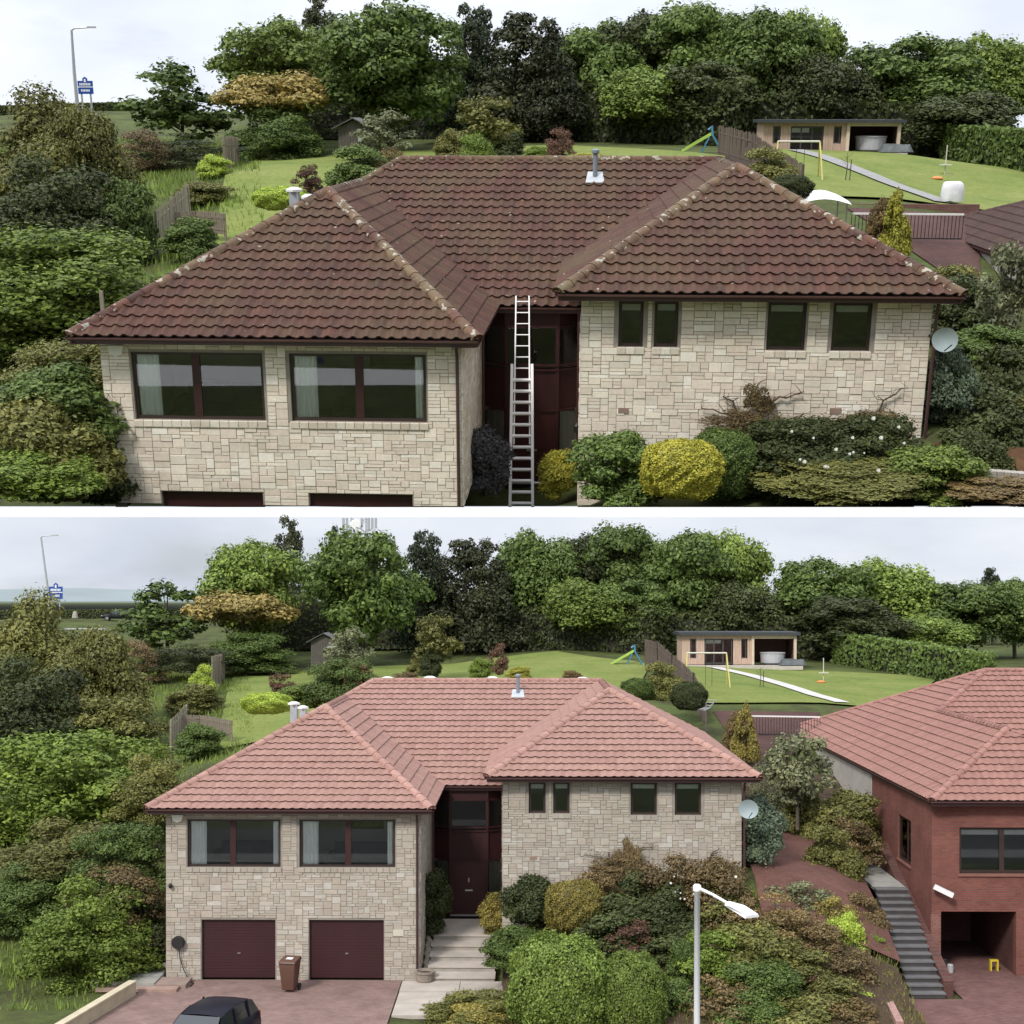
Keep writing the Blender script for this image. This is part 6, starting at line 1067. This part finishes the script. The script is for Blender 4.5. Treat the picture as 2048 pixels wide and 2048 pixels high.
# ---------------------------------------------------------------- only in the upper view
def upper_only():
    T = UP
    # extension ladder leaning on the porch eave
    o = thing(T, 'ladder', 'aluminium extension ladder leaning on the entrance eave', 'ladder', (10.7, 3.5, slab_z(10.7, 3.5)), sfx=True); al = mat('ladder_alu', (.93, .90, .91), .55, .03, 2)
    t0, t1 = at(T, 1032, 592, 6.0), at(T, 1058, 592, 6.0); b0, b1 = at(T, 1026, 1016, 3.9), at(T, 1060, 1016, 3.9)
    for a, b in ((b0, t0), (b1, t1)): part('upper_rail', MB().bar(a.lerp(b, .3), b, .035, .07), al, o)
    off = Vector((0, -.09, 0)); w = Vector((.075, 0, 0)); m0, m1 = b0.lerp(t0, .68), b1.lerp(t1, .68)
    for a, b in ((b0 + off - w, m0 + off - w), (b1 + off + w, m1 + off + w)): part('lower_rail', MB().bar(a, b, .075, .085), al, o)
    n = 19
    for i in range(n):
        f = (i + .5) / n
        if f > .62: part('rung', MB().tube([b0.lerp(t0, f), b1.lerp(t1, f)], .017, 6), al, o)
        else: part('rung', MB().tube([b0.lerp(t0, f) + off - w, b1.lerp(t1, f) + off + w], .045, 6), al, o)
    part('stay', MB().tube([b1.lerp(t1, .12), b1.lerp(t1, .12) + Vector((.5, 0, 0))], .02, 6), al, o)
    # white garden canopy, rubble sack, toys
    a, b = at(T, 1592, 414, 24), at(T, 1700, 414, 24); t = at(T, 1640, 380, 25).z; o = thing(T, 'garden_canopy', 'white fabric garden canopy behind the right hip', 'canopy', ((a.x + b.x) / 2, 25, a.z - 1.9)); cl = mat('canopy_white', (.78, .78, .78), .7, .05, 2)
    m = MB(); n = 8; vs = []
    for y in (23.6, 24.4, 25.2, 26.2):
        for i in range(n + 1): u = i / n; vs.append((a.x + (b.x - a.x) * u, y, a.z + (t - a.z) * (.35 + .65 * math.sin(math.pi * u)) * (.55 if y in (23.6, 26.2) else 1)))
    m.add(vs, [(j * (n + 1) + i, j * (n + 1) + i + 1, (j + 1) * (n + 1) + i + 1, (j + 1) * (n + 1) + i) for j in range(3) for i in range(n)]); part('fabric', m, cl, o, True)
    for x in (a.x + .15, b.x - .15):
        for y in (23.8, 26): part('pole', MB().tube([(x, y, a.z - 1.9), (x, y, a.z + .15)], .03, 6), mat('steel', (.5, .5, .5), .3, .1, metal=.9), o)
    a, b = at(T, 1882, 402, 33.5), at(T, 1925, 402, 33.5); h = at(T, 1900, 363, 33.5).z - a.z; rng = random.Random(8); m = MB(); k = 10; vs = []
    for zf, wf in ((0, .95), (.3, 1.0), (.68, .98), (.92, .85), (1.0, .7)):
        for i in range(k): t_ = 6.283 * i / k; q4 = max(abs(math.cos(t_)), abs(math.sin(t_))) ** -.75; wf_ = wf * q4; vs.append(((a.x + b.x) / 2 + math.cos(t_) * (b.x - a.x) / 2 * wf_ * rng.uniform(.92, 1.03), 33.5 + math.sin(t_) * .5 * wf_ * rng.uniform(.9, 1.06), a.z + h * zf + rng.uniform(-.03, .03)))
    m.add(vs, [(j * k + i, j * k + (i + 1) % k, (j + 1) * k + (i + 1) % k, (j + 1) * k + i) for j in range(4) for i in range(k)] + [tuple(range(4 * k, 5 * k))]); solo(T, 'builders_sack', m, mat('sack_white', (.66, .66, .68), .8, .15, 4), 'bulging white rubble sack at the end of the garden path', 'sack', smooth=True)
    toys(T, (1875, 350, 44), (1890, 342, 46), (1690, 372, 40))
    # low stone edging and soil at the right
    a, b = at(T, 1930, 938, -1), at(T, 2060, 948, -1); o = thing(T, 'edging_wall', 'low pale stone edging wall right of the rose thicket', 'wall', a); rng = random.Random(5); n = 9
    for r in range(2):
        for i in range(n): p = a.lerp(b, (i + .5 * r) / n); q = a.lerp(b, (i + .5 * r + .92) / n); part('block', MB().box((p.x, p.y + rng.uniform(-.02, .02), p.z - .32 + r * .17), (q.x, p.y + .25, q.z - .17 + r * .17)), mat('pale_stone', (.33, .30, .26), .9, .25, 3), o)
    drape(T, 'soil', [(20.5, -5.5), (32, -5.5), (32, 1.0), (20.5, 1.0)], groundmat('bare_soil', [(.3, (.07, .035, .02)), (.7, (.15, .08, .04))], .8, 6), .04)
    flowers(T, 'rose_blooms', 1680, 900, 260, 130, -1.9, 20, 'small white rose blooms scattered over the dark thicket', mat('petal_white', (.8, .78, .72), .7, .05))
    tuft_field(T, 'bank_grass', 'rough grass and weeds on the left bank', (-45, -.5, 4, 75), 90000, 'bright', (.1, .42), 3, lambda x, y: x < np.where(y < 24, -.8, -.8 - (y - 24) * .23))
    # the white ledge that carries the upper view
    ax = Vector((1, 0, 0)); x0, x1, y0, y1 = -40, 60, -6.0, 40; th = .192
    P = [Vector((x, y, slab_z(x, y))) for x, y in ((x0, y0), (x1, y0 + (0)), (x1, y1), (x0, y1))]
    ca, sa = math.cos(T.cam[3]), math.sin(T.cam[3])
    def fr(u, v): x = 12.4 + ca * u - sa * v; y = -32.95 + sa * u + ca * v; return Vector((x, y, slab_z(x, y)))
    P = [fr(-45, 26.2), fr(45, 26.2), fr(45, 75), fr(-45, 75)]; m = MB().prism([p - SLN * th for p in P], SLN * (th - .002))
    struct(T, 'white_ledge', m, mat('ledge_white', (.86, .86, .86), .8, .03, .2, bmp=.05))
def toys(T, p1, p2, p3):
    a = at(T, *p1); z = gz(T, a.x, a.y) + .06; solo(T, 'garden_toy', MB().lathe([(.08, 0), (.26, .03), (.3, .1), (.2, .17), (.06, .2)], (a.x, a.y, z), 12), mat('orange_plastic', (.62, .20, .04), .5, .1), 'small orange plastic toy on the right lawn', 'toy')
    b = at(T, *p2); z = gz(T, b.x, b.y) + .06; o = thing(T, 'bird_table', 'thin white bird table pole on the right lawn', 'bird table', (b.x, b.y, z)); w = mat('pale_paint', (.55, .53, .45), .5, .15, 3)
    part('pole', MB().tube([(b.x, b.y, z), (b.x, b.y, z + 1.5)], .03, 6), w, o); part('table', MB().box((b.x - .3, b.y - .2, z + .5), (b.x + .3, b.y + .2, z + .54)), w, o); part('foot', MB().box((b.x - .3, b.y - .03, z), (b.x + .3, b.y + .03, z + .05)), w, o)
    c = at(T, *p3); z = gz(T, c.x, c.y) + .06; o = thing(T, 'young_plant', 'staked bare young plant in the right lawn', 'plant', (c.x, c.y, z)); k = mat('bark', (.075, .058, .042), .95, .4, 6)
    part('stem', MB().tube([(c.x, c.y, z), (c.x + .05, c.y, z + .7), (c.x, c.y, z + 1.3)], [.03, .02, .008], 5), k, o); part('stake', MB().tube([(c.x + .2, c.y, z), (c.x + .22, c.y, z + 1.0)], .025, 5), k, o)
    for i in range(6): t = i * 1.1; part('twig', MB().tube([(c.x, c.y, z + .5 + .12 * i), (c.x + math.cos(t) * .35, c.y + math.sin(t) * .35, z + .7 + .12 * i)], [.012, .004], 4), k, o)
# ---------------------------------------------------------------- only in the lower view
def lower_only(nb):
    T = LOW; wx, wy, g0, g1 = nb
    # far hills, with distance haze painted into their muted bluish colours
    for (y, rows, m, nm) in ((3400, [(0, 1180), (60, 1184), (330, 1180), (420, 1177), (480, 1176), (560, 1180), (900, 1188), (1500, 1190), (2048, 1186)], mat('far_hill_hazed', (.22, .26, .265), 1, .12, .004, bmp=0), 'hills'),
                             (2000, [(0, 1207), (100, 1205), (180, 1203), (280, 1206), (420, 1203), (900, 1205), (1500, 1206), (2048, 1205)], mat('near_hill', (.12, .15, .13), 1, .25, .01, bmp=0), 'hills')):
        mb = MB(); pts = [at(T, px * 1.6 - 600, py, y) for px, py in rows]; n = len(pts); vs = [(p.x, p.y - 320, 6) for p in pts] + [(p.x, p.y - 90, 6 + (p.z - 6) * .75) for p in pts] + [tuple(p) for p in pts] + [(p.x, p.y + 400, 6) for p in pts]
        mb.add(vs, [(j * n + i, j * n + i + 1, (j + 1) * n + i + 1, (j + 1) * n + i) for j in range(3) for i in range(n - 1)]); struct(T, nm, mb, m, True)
    struct(T, 'road', MB().poly([(-400, -31, .012), (400, -31, .012), (400, -22.5, .012), (-400, -22.5, .012)]), mat('asphalt', (.05, .05, .052), .9, .25, .8, bmp=.4)); struct(T, 'pavement', MB().box((-400, -22.49, -.2), (400, -20.2, .12)), mat('pavement_grey', (.25, .245, .235), .9, .2, 1))
    # drive, paths, steps
    dm = brickmat('drive_pavers', (.235, .15, .13), (.29, .19, .165), (.18, .135, .12), .2, .1, True, .010)
    e0, e1 = atz(T, 272, 1990, 0), atz(T, 175, 2048, 0)
    struct(T, 'drive', MB().poly([(e0.x, .5, .0), (e0.x, e0.y, 0), (e1.x - 1.5, -14, 0), (8.6, -14, 0), (8.6, .52, 0)]), dm)
    struct(T, 'neighbour_drive', MB().poly([(wx - 1.9, -14, 0), (46, -14, 0), (46, wy + 6, 0), (wx + .2, wy + 6, 0), (wx + .2, -1.55, 0), (wx - 1.9, -1.55, 0)]), brickmat('drive_dark', (.15, .075, .068), (.20, .105, .095), (.12, .08, .075), .2, .1, True, .008))
    pv = mat('pale_paving', (.42, .37, .32), .9, .2, 1.2, bmp=.3); ps = mat('pale_stone', (.33, .30, .26), .9, .25, 3)
    a = Vector((e0.x, e0.y, 0)); b = Vector((e1.x - 1.4, -13, 0)); d = (b - a).normalized(); s = Vector((-d.y, d.x, 0))
    if s.x > 0: s = -s
    o = thing(T, 'boundary_wall', 'low cream boundary wall along the left of the brick drive', 'wall', a, sfx=False); part('wall_body', MB().prism([a, b, b + s * .2, a + s * .2], (0, 0, .42)), mat('cream_block', (.42, .36, .25), .9, .2, 2), o); part('coping', MB().prism([a - s * .03 + Vector((0, 0, .421)), b - s * .03 + Vector((0, 0, .421)), b + s * .24 + Vector((0, 0, .421)), a + s * .24 + Vector((0, 0, .421))], (0, 0, .06)), mat('coping_cream', (.50, .43, .30), .85, .15, 2), o)
    o = thing(T, 'front_steps', 'broad pale stone steps up to the maroon front door', 'steps', (10.6, 0, 0), sfx=False)
    xs0 = [atz(T, 852 + 6 * i, 1965 - 23 * i, .19 * (i + 1)).x for i in range(5)]; xl, xr_ = 9.5, 11.75; y = .5
    ys = [.25, .95, 1.65, 2.35, 3.1]
    for i in range(5):
        y1 = ys[i + 1] if i < 4 else 5.6; z = .19 * (i + 1)
        part('tread', MB().box((xl - .05, ys[i] - .04, z - .06), (xr_ + .03, y1 + .02, z)), pv, o); part('riser', MB().box((xl, ys[i], z - .19 if i else -.1), (xr_, y1 + .1, z - .061)), ps, o)
    for i, (x0, x1, y0, y1, z) in enumerate(((8.65, 10.6, -1.0, .22, .05), (10.62, 13.4, -1.2, .22, .05), (8.65, 10.2, -2.3, -1.02, -.02 + .03), (8.65, 10.1, -3.6, -2.32, .006))):
        solo(T, 'paving_slab', MB().box((x0, y0, z - .12), (x1, y1, z)), pv, ('pale paving slab at the foot of the front steps', 'wide pale paving slab leading right from the front steps', 'pale step slab beside the brick drive', 'lowest pale slab beside the brick drive')[i], 'paving slab', sfx=False)
    o = thing(T, 'side_steps', 'worn stone steps climbing beside the left garage wall', 'steps', (-.4, .5, 0), sfx=False)
    for i in range(7): part('tread', MB().box((-.95 + .03 * i, .6 + .55 * i, .0 + .2 * i), (.42, 1.2 + .55 * i, .2 + .2 * i - .02)), ps if i % 2 else mat('slab_grey', (.28, .27, .24), .9, .25, 2), o)
    part('landing', MB().box((-1.7, -.65, 0), (.45, .58, .19)), MATS['slab_grey'], o); part('landing_step', MB().box((.46, -.65, 0), (1.5, .3, .14)), mat('brown_slab', (.25, .18, .15), .9, .25, 2), o)
    solo(T, 'drive_kerb', MB().box((-1.4, -1.1, 0), (1.3, -.68, .1)), mat('kerb_brick', (.30, .20, .16), .9, .25, 3), 'low brick kerb at the top of the drive', 'kerb', sfx=False)
    # wheelie bin
    p = atz(T, 578, 1985, 0); o = thing(T, 'wheelie_bin', 'brown wheelie bin with a white lid sticker before the garage doors', 'bin', (p.x, p.y + .2, 0), R(-10), sfx=False); bm_ = mat('bin_brown', (.105, .050, .034), .5, .12, 2)
    link('body', bevelled(MB().add([(-.2, -.24, .08), (.2, -.24, .08), (.2, .2, .08), (-.2, .2, .08), (-.28, -.34, .98), (.28, -.34, .98), (.28, .3, .98), (-.28, .3, .98)], [(3, 2, 1, 0), (4, 5, 6, 7), (0, 1, 5, 4), (1, 2, 6, 5), (2, 3, 7, 6), (3, 0, 4, 7)]), 'body', bm_, .03), o)
    link('lid', bevelled(MB().add([(-.3, -.38, .985), (.3, -.38, .985), (.3, .34, .985), (-.3, .34, .985), (-.28, -.34, 1.04), (.28, -.34, 1.04), (.28, .32, 1.1), (-.28, .32, 1.1)], [(3, 2, 1, 0), (4, 5, 6, 7), (0, 1, 5, 4), (1, 2, 6, 5), (2, 3, 7, 6), (3, 0, 4, 7)]), 'lid', bm_, .015), o)
    link('sticker', MB().add([(-.12, -.1, 1.068), (.1, -.1, 1.068), (.1, .1, 1.087), (-.12, .1, 1.087)], [(0, 1, 2, 3)]).mesh('sticker', mat('white_plastic', (.75, .75, .73), .35, .05)), o); link('handle', MB().tube([(-.26, .36, 1.0), (.26, .36, 1.0)], .025, 8).mesh('handle', bm_), o)
    for s in (-1, 1): link('wheel', MB().lathe([(.04, -.03), (.11, -.03), (.11, .03), (.04, .03)], n=14).mesh('wheel', mat('tyre', (.015, .015, .015), .8, .2)), o, (s * .24, .24, .11), (0, R(90), 0))
    # car in the drive
    car(T, (3.9, -8.2, 0), R(258), 'dark navy hatchback parked on the brick drive', 'navy'); q = at(T, 236, 1234, 140); car(T, (q.x, 140, q.z - .5), R(190), 'dark car far off by the field hedge', 'dark')
    # white street lamp in front
    yL = -17.8; t = at(T, 1394, 1778, yL); bz = -.4; o = thing(T, 'street_lamp', 'white street lamp with angled flat lantern in front of the garden', 'lamp', (t.x - .05, yL, bz), sfx=False); wm = mat('lamp_white', (.82, .82, .84), .5, .06, 2); xb = at(T, 1383, 2027, yL); dxz = (t.x - xb.x) / (t.z - xb.z); x0 = t.x - dxz * (t.z - bz)
    part('pole', MB().tube([(t.x, yL, bz), (t.x, yL, bz + 1.2), (t.x, yL, bz + 1.25), (t.x, yL, t.z)], [.1, .1, .075, .06], 14), wm, o, True); part('collar', MB().lathe([(.075, 0), (.085, .02), (.085, .12), (.05, .15)], (t.x, yL, t.z - .05), 14), wm, o)
    h0 = Vector((t.x + .03, yL, t.z + .02)); h1 = h0 + Vector((.5, -1.0, -.12)); part('arm', MB().tube([h0, h0.lerp(h1, .5) + Vector((0, 0, .02)), h1], [.035, .03, .03], 8), wm, o)
    dd = (h1 - h0).normalized(); sd_ = dd.cross(Vector((0, 0, 1))).normalized(); upv = sd_.cross(dd); c0 = h1 - dd * .05; c1 = h1 + dd * .82
    me = MB().add([c0 - sd_ * .07 - upv * .04, c0 + sd_ * .07 - upv * .04, c1 + sd_ * .17 - upv * .03, c1 - sd_ * .17 - upv * .03, c0 - sd_ * .05 + upv * .04, c0 + sd_ * .05 + upv * .04, c0.lerp(c1, .4) + sd_ * .17 + upv * .05, c1 + sd_ * .14 + upv * .03, c1 - sd_ * .14 + upv * .03, c0.lerp(c1, .4) - sd_ * .17 + upv * .05],
                  [(3, 2, 1, 0), (4, 5, 6, 9), (9, 6, 7, 8), (0, 1, 5, 4), (1, 2, 7, 6), (1, 6, 5), (2, 3, 8, 7), (3, 0, 9, 8), (0, 4, 9)]); part('lantern', me, wm, o)
    # slate steps between the gardens
    o = thing(T, 'slate_steps', 'long flight of dark slate steps beside the red brick house', 'steps', (26.6, 1, 0), sfx=False); sl = mat('slate', (.12, .115, .115), .7, .25, 3); rs = mat('slate_riser', (.05, .045, .045), .9, .2, 3); n = 15
    xa, xb_ = wx - 1.5, wx - .35
    for i in range(n):
        y0 = -1.5 + i * .33; z = .175 * (i + 1); part('tread', MB().box((xa, y0 - .03, z - .05), (xb_, y0 + .36, z)), sl, o); part('riser', MB().box((xa + .02, y0, z - .175), (xb_ - .02, y0 + .33, z - .051)), rs, o)
    yt = -1.5 + n * .33; part('top_path', MB().box((xa, yt, .175 * n - .1), (xb_, yt + 6, .175 * n)), mat('slab_grey', (.28, .27, .24), .9, .25, 2), o)
    solo(T, 'flank_wall', MB().add([(wx - .34, -1.2, -.1), (wx - .02, -1.2, -.1), (wx - .02, yt + 4, -.1), (wx - .34, yt + 4, -.1), (wx - .34, -1.2, .5), (wx - .02, -1.2, .5), (wx - .02, yt + 4, .175 * n + .9), (wx - .34, yt + 4, .175 * n + .9)], [(4, 5, 6, 7), (0, 1, 5, 4), (1, 2, 6, 5), (2, 3, 7, 6), (3, 0, 4, 7)]), brickmat('dark_brick', (.10, .04, .035), (.13, .05, .042), (.10, .07, .06), .225, .075), 'sloping dark brick wall between slate steps and brick house', 'wall', sfx=False)
    # red gravel slope, pink edging, small walls
    rg = groundmat('red_gravel', [(.3, (.10, .048, .04)), (.7, (.17, .085, .07))], .7, 7); drape(T, 'gravel_bed', [(20.6, -1), (wx - 1.8, -1.5), (wx - 1.8, 9.5), (20.9, 12)], rg, .12); drape(T, 'gravel_bank', [(20.9, 12), (wx - 1.8, 9.6), (wx + .1, 10), (wx + .1, 17), (22, 17)], groundmat('bare_mulch', [(.3, (.045, .030, .022)), (.7, (.095, .065, .045))], .9, 7), .06)
    mu = groundmat('bare_mulch', [(.3, (.045, .030, .022)), (.7, (.095, .065, .045))], .9, 7); drape(T, 'flower_bed', [(12.2, -7), (wx - 2.0, -7), (wx - 2.0, -1.6), (20.6, -.9), (12.0, .9)], mu, .04)
    pts = [atz(T, *p) for p in ((1722, 1935, .7), (1745, 1962, .55), (1765, 1990, .4), (1785, 2030, .25), (1800, 2060, .2))]; o = thing(T, 'brick_edging', 'curved pink brick edging of the front right bed', 'edging', pts[0], sfx=False)
    for i, (p, q) in enumerate(zip(pts, pts[1:])):
        k = max(2, int((q - p).length / .23))
        for j in range(k): u, v = p.lerp(q, j / k), p.lerp(q, (j + .93) / k); part('brick', MB().bar(u, v, .22, .5), mat('pink_brick', (.34, .20, .17), .85, .25, 4), o)
    p, q = atz(T, 1500, 1786, 2.4), atz(T, 1612, 1790, 2.3); o = thing(T, 'slope_kerb', 'thin pink kerb across the red gravel slope', 'kerb', p, sfx=False); part('kerb_body', MB().bar(p, q, .12, .3), mat('pink_kerb', (.38, .25, .22), .85, .2, 3), o); part('kerb_face', MB().bar(p + Vector((0, .07, -.35)), q + Vector((0, .07, -.35)), .12, .6), mat('kerb_dark', (.12, .07, .06), .9, .25, 3), o)
    # pot and driftwood by the steps
    p = atz(T, 850, 1950, .25); o = thing(T, 'stone_planter', 'round stone planter pot beside the lowest front step', 'planter', (p.x, p.y, 0), sfx=False); part('pot', MB().lathe([(.2, 0), (.3, .08), (.32, .3), (.36, .34), (.36, .4), (.28, .4), (.26, .3)], (p.x, p.y, .0), 16), mat('pot_stone', (.24, .20, .16), .9, .25, 4), o)
    part('soil', MB().lathe([(.27, 0), (.27, .02), (.02, .05)], (p.x, p.y, .3), 12), mat('pot_soil', (.05, .04, .03), .95, .3, 5), o)
    rng = random.Random(6)
    for i in range(4):
        y = 1.2 + i * .55; m = MB(); x = 9.33 + rng.uniform(-.03, .03); m.tube([(x - .05, y - .3, .1 + i * .16), (x + .06, y, .24 + i * .17), (x - .02, y + .32, .34 + i * .17)], [.09, .13, .07], 7)
        solo(T, 'driftwood_log', m, mat('driftwood', (.26, .22, .17), .9, .35, 5, bmp=.6), 'pale driftwood log lying along the inner side wall', 'log', group='logs beside the front steps', sfx=False, smooth=True)
    # toys and cans by the garage of the brick house
    y = wy + .6
    m = MB(); x = g1 - .55; m.box((x - .14, y - .02, 0), (x - .09, y + .14, .33)).box((x + .09, y - .02, 0), (x + .14, y + .14, .33)).box((x - .14, y - .02, .33), (x + .14, y + .14, .38)); solo(T, 'step_stool', m, mat('stool_yellow', (.55, .42, .03), .5, .1), 'small yellow step stool in the open garage mouth', 'stool', sfx=False)
    for i, (dx, hh, c) in enumerate(((.25, .45, (.03, .03, .035)), (.42, .3, (.45, .46, .46)))): solo(T, 'paint_can', MB().lathe([(.1, 0), (.11, .02), (.11, hh - .03), (.08, hh)], (g0 + dx, y - .1 - .15 * i, 0), 12), mat('can_%d' % i, c, .4, .1, metal=.3), ('black', 'silver')[i] + ' can by the left side of the open garage', 'can', sfx=False)
    toys(T, (1642, 1364, 44), (1647, 1352, 46), (1520, 1380, 40))
    # rotary clothes dryer behind the right hip
    c = at(T, 1412, 1452, 24); z0 = gz(T, c.x, 24); zt = at(T, 1412, 1402, 24).z; o = thing(T, 'clothes_dryer', 'grey rotary clothes dryer half open behind the right hip', 'clothes dryer', (c.x, 24, z0)); st = mat('steel', (.5, .5, .5), .3, .1, metal=.9); part('mast', MB().tube([(c.x, 24, z0), (c.x, 24, zt)], .03, 6), st, o)
    tips = []
    for i in range(4): t_ = .5 + i * 1.571; e = Vector((c.x - .5 + math.cos(t_) * 1.2, 24 + math.sin(t_) * 1.2, zt - .1 + .2 * math.sin(t_))); tips.append(e); part('arm', MB().tube([(c.x, 24, zt - .5), e], .02, 5), st, o)
    for f in (.5, .75, 1):
        for i in range(4): part('line', MB().tube([Vector((c.x, 24, zt - .5)).lerp(tips[i], f), Vector((c.x, 24, zt - .5)).lerp(tips[(i + 1) % 4], f)], .012, 4), st, o)
    # telecom mast behind the big tree
    y = 96; a, b = at(T, 686, 1080, y), at(T, 752, 1080, y); zt = at(T, 700, 1036, y).z; zb = gz(T, (a.x + b.x) / 2, y); o = thing(T, 'telecom_mast', 'grey lattice telecom mast with antennas behind the big tree', 'mast', ((a.x + b.x) / 2, y, zb)); g = mat('galvanised', (.42, .43, .44), .5, .1, metal=.4); cx = (a.x + b.x) / 2; w = .75
    for sx in (-1, 1):
        for sy in (-1, 1): part('leg', MB().tube([(cx + sx * w, y + sy * w, zb), (cx + sx * w, y + sy * w, zt)], .07, 6), g, o)
    k = int((zt - zb) / 1.6)
    for i in range(k):
        z = zb + i * (zt - zb) / k; z2 = z + (zt - zb) / k
        for sy in (-1, 1): part('brace', MB().tube([(cx - w, y + sy * w, z), (cx + w, y + sy * w, z2)], .035, 5).tube([(cx + w, y + sy * w, z), (cx - w, y + sy * w, z2)], .035, 5), g, o)
    for i, dx in enumerate((-1.5, -1.15, 1.05, 1.4, 1.75, .35)): part('antenna', MB().box((cx + dx - .12, y - 1.0, zt - 1.5 + .1 * i), (cx + dx + .12, y - .85, zt - .05)), mat('antenna_grey', (.32, .34, .36), .6, .15), o)
    dm_ = part('dish', MB().lathe([(.0, 0), (.5, .03), (.55, .1), (.55, .25), (.4, .28)], (0, 0, 0), 16), mat('white_plastic', (.75, .75, .73), .35, .05), o); dm_.location = Vector((cx - .25, y - 1.0, zt - .75)) - Vector(o.location); dm_.rotation_euler = (R(90), 0, 0)
    part('platform', MB().box((cx - 1.8, y - 1, zt - 1.6), (cx + 1.9, y + 1, zt - 1.52)), g, o)
    # field stones
    p = at(T, 150, 1236, 136); solo(T, 'field_stone', MB().lathe([(.4, 0), (.34, .4), (.2, .8), (.08, .9)], (p.x, 136, p.z), 7), mat('pale_stone', (.33, .30, .26), .9, .25, 3), 'upright pale stone in the far field', 'stone', sfx=False)
    a, b = at(T, 128, 1276, 110), at(T, 208, 1268, 110); solo(T, 'concrete_wall', MB().box((a.x, 110, a.z), (b.x, 111.5, at(T, 128, 1257, 110).z)), mat('pale_concrete', (.42, .42, .42), .9, .15, 1), 'long low grey concrete wall at the field edge', 'wall', sfx=False)
    flowers(T, 'rose_blooms', 1400, 1780, 150, 60, -1.2, 10, 'small white rose blooms on the brown thicket', mat('petal_white', (.8, .78, .72), .7, .05))
    tuft_field(T, 'bank_grass', 'rough grass and weeds on the left bank', (-45, -1.2, -3, 75), 130000, 'bright', (.08, .36), 3, lambda x, y: x < np.where(y < 24, -1.2, -1.0 - (y - 24) * .21))
    tuft_field(T, 'bed_weeds', 'weeds and low plants in the front right bed', (12.2, 24.9, -7, .5), 22000, 'olive', (.06, .24), 4)
place_shared(UP, UPD); upper_only()
_nb = place_shared(LOW, LOWD); lower_only(_nb)
# the upper place goes onto its ledge: turned back so that its ground rises behind the lower trees, larger and farther off
M_UP = pose(CAM_LOW) @ Matrix.Scale(UP_SCALE, 4) @ pose(CAM_UP).inverted()
for o in UP.top: o.matrix_world = M_UP @ o.matrix_basis
